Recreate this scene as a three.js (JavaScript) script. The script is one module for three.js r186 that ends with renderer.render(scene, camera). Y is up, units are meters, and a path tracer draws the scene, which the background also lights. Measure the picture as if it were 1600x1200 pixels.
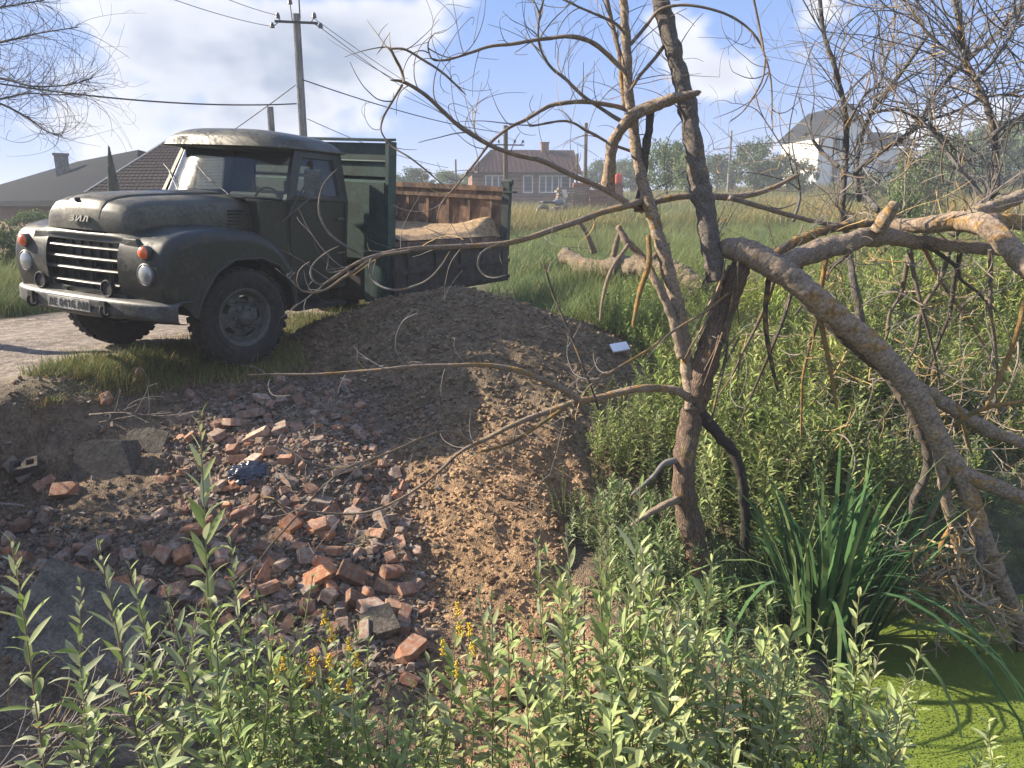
import * as THREE from 'three';
import { ImprovedNoise } from 'three/addons/math/ImprovedNoise.js';
import { ConvexGeometry } from 'three/addons/geometries/ConvexGeometry.js';
import { RoundedBoxGeometry } from 'three/addons/geometries/RoundedBoxGeometry.js';
import { TextGeometry } from 'three/addons/geometries/TextGeometry.js';
import { FontLoader } from 'three/addons/loaders/FontLoader.js';
import { mergeGeometries, mergeVertices, toCreasedNormals } from 'three/addons/utils/BufferGeometryUtils.js';

// ------------------------------------------------------------------ camera, sky, sun, exposure
const EYE = 1.6, PITCH = 13 * Math.PI / 180, FPX = 1203;
const scene = new THREE.Scene();
const camera = new THREE.PerspectiveCamera(2 * Math.atan(600 / FPX) * 180 / Math.PI, 4 / 3, 0.05, 1500);
camera.position.set(0, EYE, 0);
camera.rotation.x = -PITCH;
const renderer = new THREE.WebGLRenderer({ antialias: true });
renderer.toneMapping = THREE.LinearToneMapping;
renderer.toneMappingExposure = 2.9;
renderer.shadowMap.enabled = true;
const SUN = new THREE.Vector3(-0.837, 0.5, -0.227).normalize();
const sun = new THREE.DirectionalLight(new THREE.Color(1, 0.87, 0.70), 5.0);
sun.name = 'sun';
sun.position.copy(SUN).multiplyScalar(60);
sun.castShadow = true;
Object.assign(sun.shadow.camera, { left: -40, right: 40, top: 40, bottom: -40, near: 1, far: 160 });
sun.shadow.mapSize.set(4096, 4096);
scene.add(sun, sun.target);
scene.fog = new THREE.FogExp2(new THREE.Color().setRGB(0.80, 0.86, 0.95), 0.0022);
const SKY_STRENGTH = 0.6;

// ------------------------------------------------------------------ helpers
const { sin, cos, tan, atan2, abs, sqrt, exp, floor, max, min, PI, pow, round, hypot } = Math;
const V = (x, y, z) => new THREE.Vector3(x, y, z);
const lerp = THREE.MathUtils.lerp, clamp = THREE.MathUtils.clamp, sst = THREE.MathUtils.smoothstep;
function rng(seed) { let s = seed >>> 0; const f = () => { s = (s + 0x6d2b79f5) | 0; let t = Math.imul(s ^ (s >>> 15), 1 | s); t = (t + Math.imul(t ^ (t >>> 7), 61 | t)) ^ t; return ((t ^ (t >>> 14)) >>> 0) / 4294967296; }; f.r = (a, b) => a + (b - a) * f(); f.pick = (a) => a[floor(f() * a.length)]; f.n = () => (f() + f() + f() - 1.5) * 1.155; return f; }
const IN = new ImprovedNoise();
const ns = (x, y, z = 0) => IN.noise(x + 91.7, y + 37.3, z + 53.1);
function fbm(x, y, z = 0, o = 4) { let a = 1, s = 0, n = 0; for (let i = 0; i < o; i++) { s += a * ns(x, y, z + i * 7.3); n += a; a *= 0.5; x *= 2.03; y *= 2.03; z *= 2.03; } return s / n; }
const names = {};
function numbered(n) { const k = names[n] = (names[n] ?? -1) + 1; return k ? n + '_' + String(k).padStart(3, '0') : n; }
function tag(o, label, category, group) { if (label) o.userData.label = label; if (category) o.userData.category = category; if (group) o.userData.group = group; return o; }
function shade(o) { o.castShadow = o.receiveShadow = true; return o; }
function thing(name, label, category, pos = [0, 0, 0], turn = 0, group) { const o = new THREE.Group(); o.name = numbered(name); o.position.set(...pos); o.rotation.y = turn; scene.add(o); return tag(o, label, category, group); }
function part(name, g, m, parent) { const o = shade(new THREE.Mesh(Array.isArray(g) ? merge(g) : g, m)); o.name = parent ? name : numbered(name); (parent || scene).add(o); return o; }
function struct(name, g, m) { const o = part(name, g, m); o.userData.kind = 'structure'; return o; }
function merge(a) { const any = a.some((g) => !g.index); const keep = ['position', 'normal', 'uv', 'color']; const common = keep.filter((k) => a.every((g) => g.attributes[k])); return a.length === 1 ? a[0] : mergeGeometries(a.map((g) => { const h = any && g.index ? g.toNonIndexed() : g.clone(); for (const k in h.attributes) if (!common.includes(k)) h.deleteAttribute(k); return h; })); }
function copyOf(root, name, label) { const c = root.clone(); c.name = numbered(name || root.name.replace(/_\d{3}$/, '')); c.userData = { ...root.userData }; if (label) c.userData.label = label; scene.add(c); return c; }
const ray = (px, py) => { const u = (px - 800) / FPX, v = -(py - 600) / FPX, c = cos(PITCH), s = sin(PITCH); return V(u, v * c - s, -(c + v * s)); };
const at = (px, py, d) => { const r = ray(px, py), k = d / -r.z; return V(r.x * k, EYE + r.y * k, -d); };
const atY = (px, py, y) => { const r = ray(px, py), k = (y - EYE) / r.y; return V(r.x * k, y, r.z * k); };
const T = (g, x = 0, y = 0, z = 0, rx = 0, ry = 0, rz = 0, s) => { const m = new THREE.Matrix4().compose(V(x, y, z), new THREE.Quaternion().setFromEuler(new THREE.Euler(rx, ry, rz)), s ? V(...(Array.isArray(s) ? s : [s, s, s])) : V(1, 1, 1)); return g.applyMatrix4(m); };
const box = (w, h, d, x = 0, y = 0, z = 0, rx = 0, ry = 0, rz = 0) => T(new THREE.BoxGeometry(w, h, d), x, y, z, rx, ry, rz);
const rbox = (w, h, d, r, x = 0, y = 0, z = 0, rx = 0, ry = 0, rz = 0) => T(new RoundedBoxGeometry(w, h, d, 2, min(r, w / 2.01, h / 2.01, d / 2.01)), x, y, z, rx, ry, rz);
const cyl = (r1, r2, h, n, x = 0, y = 0, z = 0, rx = 0, ry = 0, rz = 0) => T(new THREE.CylinderGeometry(r1, r2, h, n), x, y, z, rx, ry, rz);
function bar(a, b, r, n = 8, r2) { const d = b.clone().sub(a), g = new THREE.CylinderGeometry(r2 ?? r, r, d.length(), n); g.applyQuaternion(new THREE.Quaternion().setFromUnitVectors(V(0, 1, 0), d.clone().normalize())); const c = a.clone().add(b).multiplyScalar(0.5); return g.translate(c.x, c.y, c.z); }
function beam(a, b, w, h) { const d = b.clone().sub(a), g = new THREE.BoxGeometry(w, d.length(), h); g.applyQuaternion(new THREE.Quaternion().setFromUnitVectors(V(0, 1, 0), d.clone().normalize())); const c = a.clone().add(b).multiplyScalar(0.5); return g.translate(c.x, c.y, c.z); }
function gridGeo(nu, nv, f, color) { const p = [], uv = [], ix = [], col = []; for (let j = 0; j <= nv; j++) for (let i = 0; i <= nu; i++) { const q = f(i / nu, j / nv, i, j); p.push(q[0], q[1], q[2]); uv.push(q[3] ?? i / nu, q[4] ?? j / nv); if (color) col.push(...color(q)); } for (let j = 0; j < nv; j++) for (let i = 0; i < nu; i++) { const a = j * (nu + 1) + i, b = a + 1, c = a + nu + 1, d = c + 1; ix.push(a, b, d, a, d, c); } const g = new THREE.BufferGeometry(); g.setAttribute('position', new THREE.Float32BufferAttribute(p, 3)); g.setAttribute('uv', new THREE.Float32BufferAttribute(uv, 2)); if (color) g.setAttribute('color', new THREE.Float32BufferAttribute(col, 3)); g.setIndex(ix); g.computeVertexNormals(); return g; }
function boxUV(g, s = 1) { const p = g.attributes.position, n = g.attributes.normal, uv = new Float32Array(p.count * 2); for (let i = 0; i < p.count; i++) { const ax = abs(n.getX(i)), ay = abs(n.getY(i)), az = abs(n.getZ(i)); let u, v; if (ay >= ax && ay >= az) { u = p.getX(i); v = p.getZ(i); } else if (ax >= az) { u = p.getZ(i); v = p.getY(i); } else { u = p.getX(i); v = p.getY(i); } uv[2 * i] = u * s; uv[2 * i + 1] = v * s; } g.setAttribute('uv', new THREE.BufferAttribute(uv, 2)); return g; }
function extr(pts, depth, bevel = 0.01, holes = []) { const sh = new THREE.Shape(pts.map((p) => new THREE.Vector2(...p))); for (const h of holes) sh.holes.push(new THREE.Path(h.map((p) => new THREE.Vector2(...p)))); return new THREE.ExtrudeGeometry(sh, { depth, bevelEnabled: bevel > 0, bevelSize: bevel, bevelThickness: bevel, bevelSegments: 2, curveSegments: 8 }); }

// ------------------------------------------------------------------ textures
function tex(n, f, srgb = true, rep) { const d = new Uint8Array(n * n * 4); for (let j = 0; j < n; j++) for (let i = 0; i < n; i++) { const c = f(i / n, j / n, i, j), o = (j * n + i) * 4; for (let k = 0; k < 3; k++) d[o + k] = clamp((Array.isArray(c) ? c[k] : c) * 255, 0, 255); d[o + 3] = 255; } const t = new THREE.DataTexture(d, n, n); t.wrapS = t.wrapT = THREE.RepeatWrapping; t.magFilter = THREE.LinearFilter; t.minFilter = THREE.LinearMipmapLinearFilter; t.generateMipmaps = true; if (srgb) t.colorSpace = THREE.SRGBColorSpace; if (rep) t.repeat.set(...(Array.isArray(rep) ? rep : [rep, rep])); t.needsUpdate = true; return t; }
// tiling fbm on a torus-free lattice: blend of four shifted copies
const tile = (u, v, s, o = 4, seed = 0) => { const wu = sst(u, 0.75, 1), wv = sst(v, 0.75, 1); const f = (a, b) => fbm(a * s, b * s, seed * 13.7, o); const a = lerp(f(u, v), f(u - 1, v), wu); if (wv === 0) return a; return lerp(a, lerp(f(u, v - 1), f(u - 1, v - 1), wu), wv); };
const G1 = (x) => pow(clamp(x, 0, 1), 1 / 2.2);
const grainT = tex(512, (u, v) => { const a = tile(u, v, 7, 5, 1), b = tile(u, v, 60, 2, 2); return clamp(0.78 + a * 0.45 + b * 0.3, 0, 1); });
const grainB = tex(512, (u, v) => clamp(0.5 + tile(u, v, 9, 5, 3) * 0.7 + tile(u, v, 70, 2, 4) * 0.35, 0, 1), false);
const barkT = tex(512, (u, v) => { const RG = 1; const w = tile(u, v, 5, 3, 5) * 0.06; const r = abs(tile(u + w, v * 0.35 + w, 22, 3, 6)), f = clamp(r * 4.2, 0, 1), n = tile(u, v, 40, 3, 7); const k = (0.62 + 0.3 * f + n * 0.4) * RG; return [k, k * 0.97, k * 0.93]; });
const barkB = tex(512, (u, v) => { const w = tile(u, v, 5, 3, 5) * 0.06; const r = abs(tile(u + w, v * 0.35 + w, 22, 3, 6)); return clamp(r * 4, 0, 1) * 0.8 + 0.1 + tile(u, v, 50, 2, 8) * 0.25; }, false);
const M = (o) => { const q = { roughness: 0.9, metalness: 0, side: THREE.DoubleSide, ...o }; if (o.color) q.color = new THREE.Color().setRGB(...o.color); return new THREE.MeshStandardMaterial(q); };
const rp = (t, s) => { const c = t.clone(); c.repeat.set(s, s); c.needsUpdate = true; return c; };
// ------------------------------------------------------------------ sky: air and clouds only
{
  const W = 2048, H = 1024, d = new Float32Array(W * H * 4);
  const blobs = [[-24, 9, 11, 6.5, 1.0, 0.5], [-15, 7.5, 8, 6, 0.95, 0.75], [-9, 11, 6, 3.6, 0.85, 0.4], [-28, 4, 6, 2.6, 0.45, 0.3], [-4, 13, 5, 3, 0.6, 0.2], [-18, 3, 7, 2, 0.35, 0.3],
    [13.3, 8.8, 3.4, 2.9, 1.05, 0.15], [10.5, 11.8, 3.2, 3.2, 1.0, 0.15], [15.6, 8.2, 2.4, 1.9, 0.8, 0.2], [20.4, 12.6, 2.6, 2.4, 0.9, 0.1], [19.3, 9.4, 1.6, 1.5, 0.7, 0.1], [18.2, 4.6, 1.5, 1.5, 0.95, 0.05], [16.6, 3.4, 1.9, 1.1, 0.8, 0.05], [20, 3, 2.6, 1.0, 0.55, 0.1],
    [27.5, 4.6, 4.6, 2.2, 0.95, 0.1], [31, 6, 2.6, 1.5, 0.6, 0.1], [-6.4, 3.7, 1.1, 0.7, 0.65, 0.05], [-29, 1.6, 4, 1, 0.5, 0.1]];
  for (let j = 0; j < H; j++) {
    const el = ((j + 0.5) / H - 0.5) * PI, y = sin(el), ce = cos(el);
    for (let i = 0; i < W; i++) {
      const az0 = ((i + 0.5) / W - 0.5) * 2 * PI, x = cos(az0) * ce, z = sin(az0) * ce, o = (j * W + i) * 4;
      const mu = x * SUN.x + y * SUN.y + z * SUN.z, h = max(y, 0);
      let c;
      const k = exp(-h * 6.0), k2 = exp(-h * 2.0);
      c = [0.06 + 0.10 * k2 + 0.20 * k, 0.17 + 0.13 * k2 + 0.13 * k, 0.47 + 0.12 * k2 + 0.02 * k];
      const glow = 0.16 * pow(max(0, mu), 4) + 0.5 * pow(max(0, mu), 24);
      c = [c[0] + glow * 1.0, c[1] + glow * 0.97, c[2] + glow * 0.85];
      if (y > -0.02) {
        const azd = atan2(x, -z) * 180 / PI, eld = el * 180 / PI;
        const px = azd * 0.11, py = eld * 0.17;
        const n1 = fbm(px * 1.0, py * 1.0, 3.1, 5), n2 = fbm(px * 3.1 + n1, py * 3.1, 9.7, 4);
        let dens = 0, gray = 0, near = 0;
        for (const b of blobs) { const q = ((azd - b[0]) / b[2]) ** 2 + ((eld - b[1]) / b[3]) ** 2; if (q < 9) { const g = exp(-q * 1.1) * b[4]; dens += g; gray += g * b[5]; near = max(near, g); } }
        const out = max(sst(abs(azd), 36, 46), sst(eld, 15, 21));
        if (out > 0) { const s = 1 / (h + 0.16), gen = 0.62 + fbm(x * s * 1.3, z * s * 1.3, 4.2, 6) * 2.1; dens = lerp(dens, gen, out); gray = lerp(gray, gen * 0.35, out); }
        const v = dens + n1 * 0.95 + n2 * 0.55 - 0.63;
        let a = sst(v, 0.02, 0.55) * sst(y, -0.005, 0.03);
        const lit = clamp(1.0 - gray * 1.45 * sst(v, 0.3, 1.1) + n2 * 0.5 + n1 * 0.2, 0, 1.1);
        const warm = [lerp(0.27, 0.56, lit), lerp(0.315, 0.57, lit), lerp(0.40, 0.61, lit)];
        a *= 0.93;
        c = c.map((q, m) => lerp(q, warm[m] + glow * 0.25, a));
      }
      if (y < 0) { const g = sst(-y, 0, 0.06); c = c.map((q, m) => lerp(q, [0.13, 0.13, 0.09][m], g)); }
      d[o] = c[0]; d[o + 1] = c[1]; d[o + 2] = c[2]; d[o + 3] = 1;
    }
  }
  const t = new THREE.DataTexture(d, W, H, THREE.RGBAFormat, THREE.FloatType);
  t.mapping = THREE.EquirectangularReflectionMapping; t.magFilter = THREE.LinearFilter; t.wrapS = THREE.RepeatWrapping; t.needsUpdate = true;
  scene.background = t; scene.environment = t; scene.backgroundIntensity = SKY_STRENGTH; scene.environmentIntensity = SKY_STRENGTH;
}
// ------------------------------------------------------------------ terrain
const CP = [];
{
  const P = (px, py, y) => { const p = atY(px, py, y); CP.push([p.x, p.z, y]); }, Q = (x, z, y) => CP.push([x, z, y]);
  // plateau, road, lip of the cut
  P(0, 500, 0.08); P(100, 560, 0.06); P(0, 590, -0.02); P(200, 545, 0.05); Q(-2.85, -7.98, -0.03); Q(-4.5, -8.77, 0.07); Q(-1.2, -11.4, -0.04); Q(-2.9, -12.2, 0.05); Q(-1.4, -9.3, -0.06);
  P(0, 630, -0.1); P(120, 612, -0.08); P(250, 600, -0.12); P(340, 602, -0.16); P(450, 585, -0.14); P(540, 560, -0.1);
  // cut face and rubble slope
  P(0, 778, -0.82); P(110, 770, -0.78); P(220, 745, -0.68); P(350, 700, -0.5); P(350, 850, -0.86); P(350, 1000, -1.2); P(500, 700, -0.45); P(500, 850, -0.86); P(550, 1000, -1.15); P(100, 1000, -1.12); P(0, 1000, -1.08);
  Q(-2, -3.3, -1.33); Q(0, -3.3, -1.32); Q(-3.2, -3.3, -1.25); Q(1.2, -3.3, -1.33);
  // under the earth heap, tree foot, pond, bank behind the bushes
  Q(-0.5, -8, -0.12); Q(0.8, -8, -0.25); Q(-0.6, -6.5, -0.7); Q(0.5, -6, -0.9); Q(0, -5, -1.1); P(1095, 900, -0.95); Q(2.6, -3.8, -1.65); Q(3.6, -4.2, -1.7); Q(2.6, -3, -1.6); Q(4.5, -3, -1.65); Q(5.6, -4.2, -1.55); Q(1.75, -3.9, -1.2); Q(2.0, -4.9, -1.2); Q(3.2, -5.6, -1.1); Q(4.6, -5.9, -1.0); Q(1.9, -2.9, -1.3); Q(6.8, -5.5, -0.8); Q(7.5, -3, -1.0);
  Q(2.6, -6.8, -0.72); Q(4.5, -8, -0.5); Q(1.6, -7.6, -0.42); Q(2.2, -9.5, -0.05); Q(5, -11, 0.0); Q(0.8, -11.5, 0.02); Q(8.5, -9, -0.1); Q(2.5, -13, 0.1); Q(7, -15, 0.15); Q(0.5, -15, 0.05);
  // near bank under the camera, left bank
  Q(0, -0.3, 0); Q(-3, -0.3, 0); Q(3.5, -0.3, -0.1); Q(0, -1.5, -0.75); Q(0, -2.3, -1.12); Q(-3, -2, -0.95); Q(3.2, -1.8, -1.1); Q(-4.9, -4.4, -0.35); Q(-5.3, -5.6, -0.05); Q(-4.35, -4.4, -0.8); Q(-5.2, -2.5, -0.2); Q(0, 4, 0); Q(-6, 3, 0.1); Q(6, 3, 0); Q(-7, -4, 0.05); Q(-8, -8, 0.1);
  // far ground
  Q(0, -20, 0.2); Q(8, -22, 0.35); Q(-8, -18, -0.1); Q(-14, -26, -0.6); Q(18, -20, 0.55); Q(14, -34, 0.95); Q(0, -34, 0.55); Q(-22, -36, -1.2); Q(6, -50, 1.1); Q(28, -48, 2.0); Q(-4, -52, 0.9); Q(4, -68, 1.5); Q(30, -70, 2.9); Q(55, -60, 3.6); Q(-45, -50, -1.2); Q(16, 8, 0); Q(-16, 8, 0); Q(22, -8, 0.4); Q(-20, -12, 0);
}
const tps = (() => {
  const n = CP.length, N = n + 3, U = (r2) => (r2 < 1e-9 ? 0 : 0.5 * r2 * Math.log(r2)), A = [];
  for (let i = 0; i < N; i++) { A.push(new Float64Array(N + 1)); }
  for (let i = 0; i < n; i++) { for (let j = 0; j < n; j++) A[i][j] = U((CP[i][0] - CP[j][0]) ** 2 + (CP[i][1] - CP[j][1]) ** 2) + (i === j ? 0.002 : 0); A[i][n] = A[n][i] = 1; A[i][n + 1] = A[n + 1][i] = CP[i][0]; A[i][n + 2] = A[n + 2][i] = CP[i][1]; A[i][N] = CP[i][2]; }
  for (let c = 0; c < N; c++) { let p = c; for (let r = c + 1; r < N; r++) if (abs(A[r][c]) > abs(A[p][c])) p = r; [A[c], A[p]] = [A[p], A[c]]; for (let r = 0; r < N; r++) if (r !== c) { const f = A[r][c] / A[c][c]; if (f) for (let k = c; k <= N; k++) A[r][k] -= f * A[c][k]; } }
  const w = A.map((r, i) => r[N] / r[i]);
  return (x, z) => { let s = w[n] + w[n + 1] * x + w[n + 2] * z; for (let i = 0; i < n; i++) s += w[i] * U((CP[i][0] - x) ** 2 + (CP[i][1] - z) ** 2); return s; };
})();
const WATER = -1.26;
function baseH(x, z) {
  const D = hypot(x, z + 5), k = sst(D, 55, 90);
  let y = 0;
  if (k < 1) y = tps(x, z);
  if (k > 0) { const f = 1.7 + 1.8 * sst(atan2(x, -z), -0.5, 0.7) - 3 * sst(-x / (abs(z) + 1), 0.25, 0.9); y = lerp(y, f, k); }
  return y;
}
const pitK = (x, z) => sst(z, -9.6, -8.2) * sst(-z, 1.0, 2.2) * sst(x, -5.6, -4.4) * sst(-x, -2.0, -1.0);
const roadD = (x, z) => { // distance to the centre line of the dirt road
  const pts = ROAD; let b = 1e9; for (let i = 0; i + 1 < pts.length; i++) { const [ax, az] = pts[i], [bx, bz] = pts[i + 1], t = clamp(((x - ax) * (bx - ax) + (z - az) * (bz - az)) / ((bx - ax) ** 2 + (bz - az) ** 2), 0, 1); b = min(b, hypot(x - lerp(ax, bx, t), z - lerp(az, bz, t))); } return b; };
const ROAD = [[-16, 12], [-9.5, 0], [-7.6, -4.5], [-5.9, -8.6], [-4.6, -12.6], [-5.0, -17], [-7.5, -24], [-12, -36], [-22, -50]];
const groundRaw = (x, z) => { let y = baseH(x, z); const near = 1 - sst(hypot(x, z + 6), 14, 40); const p = pitK(x, z), rd = 1 - sst(roadD(x, z), 1.6, 2.4); y += fbm(x * 0.9, z * 0.9, 1, 3) * (0.1 + 0.04 * p) * (1 - rd * 0.8) * (y < WATER ? 0.3 : 1); if (near > 0) y += near * (fbm(x * 5, z * 5, 2, 3) * (0.022 + 0.03 * p) * (1 - rd * 0.6)); y += rd * (-0.03 + 0.02 * cos(roadD(x, z) * 4)); return y; };
// the earth tipped over the edge
function heapH(x, z) {
  const z0 = -9.25, t = (z - z0) / 4.3; let rx, ry;
  const tt = clamp(t, 0, 1.2); rx = lerp(-0.72, 0.32, tt) + 0.15 * sin(tt * 5); ry = 0.66 - 1.72 * pow(tt, 1.12) + 0.07 * sin(tt * PI);
  const dx = x - rx, dz = max(0, z0 - z), r = hypot(dx * (dx > 0 ? 0.62 : 0.60), dz * 1.15), lat = sqrt(r * r + 0.06) - 0.24;
  let y = ry - 0.60 * lat - 0.25 * max(0, lat - 1.0);
  y += fbm(x * 1.3, z * 1.3, 5, 3) * 0.16 + fbm(x * 6, z * 6, 6, 3) * 0.05 + max(0, fbm(x * 17, z * 17, 8, 2)) * 0.05;
  const gully = exp(-(((x - 0.55 - (z + 5.6) * 0.25) / 0.13) ** 2)) * sst(z, -6.4, -5.6); y -= gully * 0.16;
  return y;
}
const H = (x, z) => max(groundRaw(x, z), heapH(x, z));
const hit = (px, py, f = (x, z) => HN(x, z)) => { const r = ray(px, py); let t = 1.5; for (let i = 0; i < 900; i++) { const p = r.clone().multiplyScalar(t), y = EYE + p.y; if (y < f(p.x, p.z)) { let a = t - max(0.02, t * 0.01), b = t; for (let k = 0; k < 14; k++) { const m = (a + b) / 2; if (EYE + r.y * m < f(r.x * m, r.z * m)) b = m; else a = m; } t = b; break; } t += max(0.02, t * 0.01); } return V(r.x * t, EYE + r.y * t, r.z * t); };

// near ground cached on a fine grid
const NG = (() => { const x0 = -6.4, z0 = -10.4, s = 0.05, nx = 270, nz = 190, a = new Float32Array(nx * nz), b = new Float32Array(nx * nz); for (let j = 0; j < nz; j++) for (let i = 0; i < nx; i++) { const x = x0 + i * s, z = z0 + j * s, g = groundRaw(x, z); a[j * nx + i] = g; b[j * nx + i] = max(g, heapH(x, z)); } return (arr, x, z) => { const u = (x - x0) / s, v = (z - z0) / s, i = floor(u), j = floor(v); if (i < 0 || j < 0 || i >= nx - 1 || j >= nz - 1) return null; const f = u - i, g = v - j, q = arr === 1 ? b : a, k = j * nx + i; return lerp(lerp(q[k], q[k + 1], f), lerp(q[k + nx], q[k + nx + 1], f), g); }; })();
const HN = (x, z) => NG(1, x, z) ?? H(x, z);
const toPx = (p) => { const c = cos(PITCH), s = sin(PITCH), y = p.y - EYE, d = -p.z * c - y * s; return [800 + FPX * p.x / d, 600 - FPX * (y * c - p.z * s * 1 * 1) / d, d]; };
const inPoly = (x, y, P) => { let r = false; for (let i = 0, j = P.length - 1; i < P.length; j = i++) if ((P[i][1] > y) !== (P[j][1] > y) && x < (P[j][0] - P[i][0]) * (y - P[i][1]) / (P[j][1] - P[i][1]) + P[i][0]) r = !r; return r; };
function steps(lo, hi, d, g, far, lim) { const a = []; let s = d; for (let v = lo; v <= hi + 1e-6; v += d) a.push(v); let v = a[a.length - 1]; s = d; while (v < lim) { s *= g; v += s; a.push(min(v, lim)); } v = a[0]; s = d; while (v > far) { s *= g; v -= s; a.unshift(max(v, far)); } return a; }
const clayK = (x, z) => { const t = clamp((z + 7) / 3.8, 0, 1.1), cx = lerp(-0.55, 0.22, t), n = fbm(x * 1.6, z * 1.6, 15, 3); return sst(0.95 - 0.25 * t + n * 0.5 - abs(x - cx), 0, 0.22) * sst(z + n * 0.6 + x * 0.1, -6.95, -6.2) * sst(-z, 2.6, 3.0); };
const soilC = (x, z, y) => { // base colours by what lies there
  const rd = roadD(x, z), n = fbm(x * 0.7, z * 0.7, 11, 4), m = fbm(x * 4, z * 4, 12, 3);
  const grass = [0.09, 0.115, 0.035], dry = [0.17, 0.145, 0.075], road = [0.36, 0.29, 0.22], dirt = [0.23, 0.16, 0.095], rub = [0.22, 0.16, 0.105], mud = [0.07, 0.062, 0.04];
  let c = grass.map((q, i) => lerp(q, dry[i], clamp(0.35 + n * 1.2 + m * 0.5, 0, 1)));
  const pit = pitK(x, z) * sst(-y, -0.06, 0.16); c = c.map((q, i) => lerp(q, lerp(dirt[i], rub[i], clamp(0.5 + m, 0, 1)), clamp(pit * 1.2, 0, 1)));
  const wet = 1 - sst(y, WATER - 0.02, WATER + 0.12); c = c.map((q, i) => lerp(q, mud[i], wet * sst(x, 0.8, 1.8)));
  const verge = 1 - sst(rd, 1.7 + m * 0.5, 3.0 + n); c = c.map((q, i) => lerp(q, dirt[i] * 1.15, verge * 0.55 * (1 - pit)));
  const r = 1 - sst(rd + m * 0.35 + n * 0.3, 1.55, 2.15); c = c.map((q, i) => lerp(q, road[i] * (1 + m * 0.25), r));
  const ck = clayK(x, z); c = c.map((q, i) => lerp(q, [0.40, 0.255, 0.14][i], ck)); return c.map((q) => q * (1 + m * 0.25));
};
{
  const xs = steps(-6, 6.4, 0.04, 1.085, -420, 420), zs = steps(-10, -1.6, 0.04, 1.085, -480, 60), p = [], col = [], uv = [], ix = [], nx = xs.length;
  for (const z of zs) for (const x of xs) { const y = groundRaw(x, z); p.push(x, y, z); uv.push(x, z); col.push(...soilC(x, z, y)); }
  for (let j = 0; j + 1 < zs.length; j++) for (let i = 0; i + 1 < nx; i++) { const a = j * nx + i, b = a + 1, c = a + nx, d = c + 1; ix.push(a, c, b, b, c, d); }
  const g = new THREE.BufferGeometry(); g.setAttribute('position', new THREE.Float32BufferAttribute(p, 3)); g.setAttribute('uv', new THREE.Float32BufferAttribute(uv, 2)); g.setAttribute('color', new THREE.Float32BufferAttribute(col, 3)); g.setIndex(ix); g.computeVertexNormals();
  struct('ground', g, M({ vertexColors: true, map: rp(grainT, 0.9), bumpMap: rp(grainB, 1.3), bumpScale: 0.03, roughness: 1 }));
}
{ // road sheet over the ground
  const c = new THREE.CatmullRomCurve3(ROAD.map(([x, z]) => V(x, 0, z))), n = 260;
  const g = gridGeo(22, n, (u, v) => { const q = c.getPointAt(v), t = c.getTangentAt(v), w = (u - 0.5) * (3.1 + 0.5 * ns(v * 40, u > 0.5 ? 3 : 9)), x = q.x - t.z * w, z = q.z + t.x * w; return [x, groundRaw(x, z) + 0.008 - 0.03 * pow(abs(u - 0.5) * 2, 8), z, x, z]; }, (q) => { const m = fbm(q[0] * 3, q[2] * 3, 21, 4), k = 1 + m * 0.4; return [0.36 * k, 0.30 * k, 0.24 * k]; });
  struct('road', g, M({ vertexColors: true, map: rp(grainT, 1.1), bumpMap: rp(grainB, 2), bumpScale: 0.025, roughness: 1 }));
}
{ // earth heap
  const n = 150, m = 190, x0 = -3, x1 = 3.4, z0 = -11.2, z1 = -4.0;
  const g = gridGeo(n * 1.3 | 0, m, (u, v) => { const x = lerp(x0, x1, u), z = lerp(z0, z1, v); const b = groundRaw(x, z), h = heapH(x, z); return [x, h > b ? h : max(h, b - 0.12), z, x, z]; }, (q) => { const k = clayK(q[0], q[2]), nn = 1 + fbm(q[0] * 5, q[2] * 5, 32, 3) * 0.5; return [lerp(0.30, 0.43, k) * nn, lerp(0.215, 0.275, k) * nn, lerp(0.125, 0.148, k) * nn]; });
  const o = part('soil_heap', g, M({ vertexColors: true, map: rp(grainT, 1.3), bumpMap: rp(grainB, 2.2), bumpScale: 0.03, roughness: 1 }));
  tag(o, 'heap of brown earth and orange clay tipped beside the truck down into the pit', 'soil heap');
}
{ // pond under a skin of duckweed
  const g = gridGeo(120, 90, (u, v) => { const x = lerp(1.0, 8, u), z = lerp(-6.4, -1.8, v); return [x, WATER + 0.003 * ns(x * 3, z * 3), z, x, z]; });
  struct('pond_water', g, new THREE.MeshPhysicalMaterial({ color: new THREE.Color().setRGB(0.10, 0.13, 0.03), roughness: 0.3, bumpMap: rp(grainB, 0.6), bumpScale: 0.002, side: THREE.DoubleSide }));
}
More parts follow.
